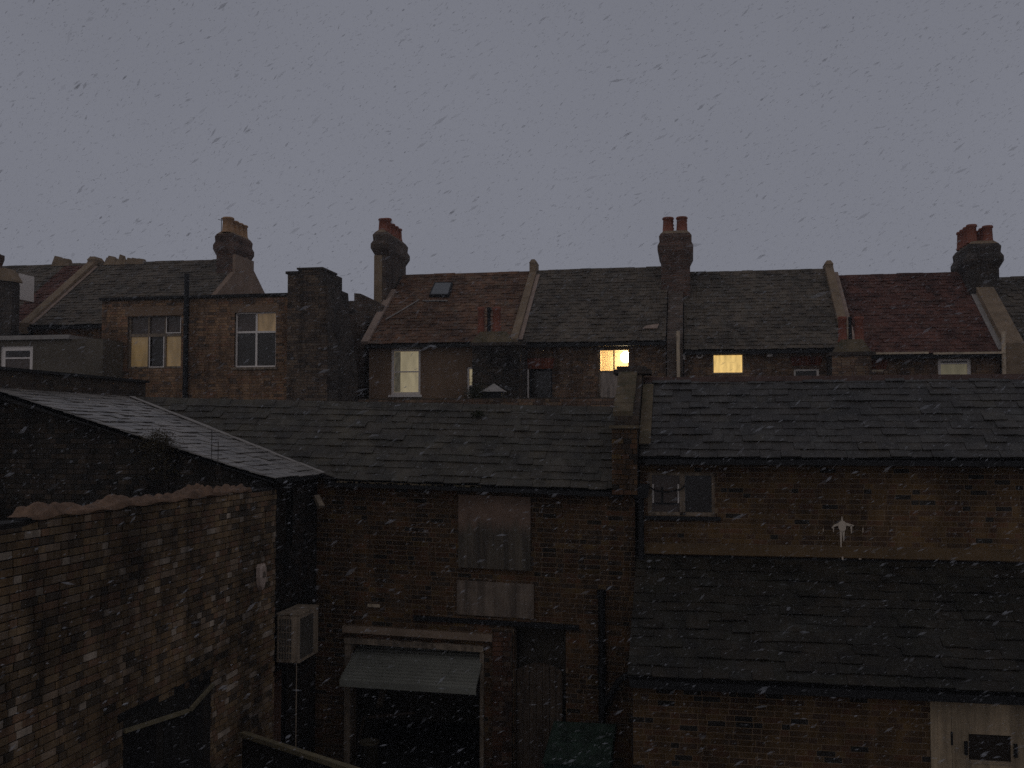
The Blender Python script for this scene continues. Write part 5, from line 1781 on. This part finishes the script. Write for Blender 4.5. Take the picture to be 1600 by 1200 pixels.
# ------------------------------------------------------------------ falling snow
def snow():
    rg = random.Random(2024)
    mb = MB()
    fwd = _rot @ Vector((0, 1, 0)); rgt = _rot @ Vector((1, 0, 0)); upv = _rot @ Vector((0, 0, 1))
    wind = Vector((.84, -.1, .46))
    def small(p, sz, ln):
        ax = (wind + Vector((rg.gauss(0, .2), rg.gauss(0, .3), rg.gauss(0, .2)))).normalized()
        s1 = ax.cross(Vector((rg.random(), rg.random(), rg.random()))).normalized()
        s2 = ax.cross(s1)
        v = [p + ax * ln, p - ax * ln, p + s1 * sz, p - s1 * sz * rg.uniform(.6, 1.1), p + s2 * sz * rg.uniform(.5, 1), p - s2 * sz]
        mb.solid(v, [(0, 2, 4), (0, 4, 3), (0, 3, 5), (0, 5, 2), (1, 4, 2), (1, 3, 4), (1, 5, 3), (1, 2, 5)], True)
    def flake(p, sz, ln):
        ax = (wind + Vector((rg.gauss(0, .20), rg.gauss(0, .25), rg.gauss(0, .20)))).normalized()
        s1 = ax.cross(Vector((rg.random(), rg.random(), rg.random()))).normalized()
        s2 = ax.cross(s1)
        ring = []
        for f_ in (-.45, .4):
            for a in range(5):
                t = 2 * math.pi * a / 5
                ring.append(p + ax * ln * f_ * rg.uniform(.8, 1.2) + (s1 * math.cos(t) + s2 * math.sin(t)) * sz * rg.uniform(.65, 1.15))
        v = [p - ax * ln, p + ax * ln] + ring
        f = []
        for a in range(5):
            b = (a + 1) % 5
            f += [(0, 2 + b, 2 + a), (2 + a, 2 + b, 7 + b, 7 + a), (1, 7 + a, 7 + b)]
        mb.solid(v, f, True)
    for k in range(100000):
        # even through the air between the camera and the far houses, wider than the view
        d = (rg.random() ** (1 / 1.8)) * 25 + 2.2
        p = CAMV + fwd * d + rgt * rg.uniform(-.72, .72) * d + upv * rg.uniform(-.52, .55) * d
        if p.z < .3: continue
        sz = rg.choice((.0016, .0020, .0024, .0030, .0040, .0056)) * (1.0 + d * .052)
        small(p, sz, sz * rg.uniform(1.6, 5.0))
    for k in range(300):
        d = rg.uniform(1.8, 8)
        p = CAMV + fwd * d + rgt * rg.uniform(-.7, .7) * d + upv * rg.uniform(-.5, .5) * d
        sz = rg.uniform(.0024, .0046) * (.5 + d * .12)
        ln = sz * rg.uniform(1.6, 4.0)
        for q_ in (1.25, .9, .6):
            flake(p, sz * .85 * q_, ln * q_)
    o = mb.build('falling_snow', 'snowflake')
    tag(o, 'snowflakes driven slantwise through the air over the yards', 'snow', kind='stuff')
snow()
fix_normals()

# ------------------------------------------------------------------ snow haze in the air
def haze():
    m = bpy.data.materials.new('haze')
    m.use_nodes = True
    n, l = m.node_tree.nodes, m.node_tree.links
    n.remove(n['Principled BSDF'])
    v = n.new('ShaderNodeVolumePrincipled')
    v.inputs['Color'].default_value = (.92, .93, .95, 1)
    v.inputs['Density'].default_value = .0013
    v.inputs['Anisotropy'].default_value = .2
    l.new(v.outputs[0], n['Material Output'].inputs['Volume'])
    MATS['haze'] = m
    o = MB().box(-72, 72, -32, 82, -1.3, 14.5).build('haze', 'haze')
    tag(o, 'thin grey snow haze over the yards and roofs', 'haze', kind='stuff')
haze()
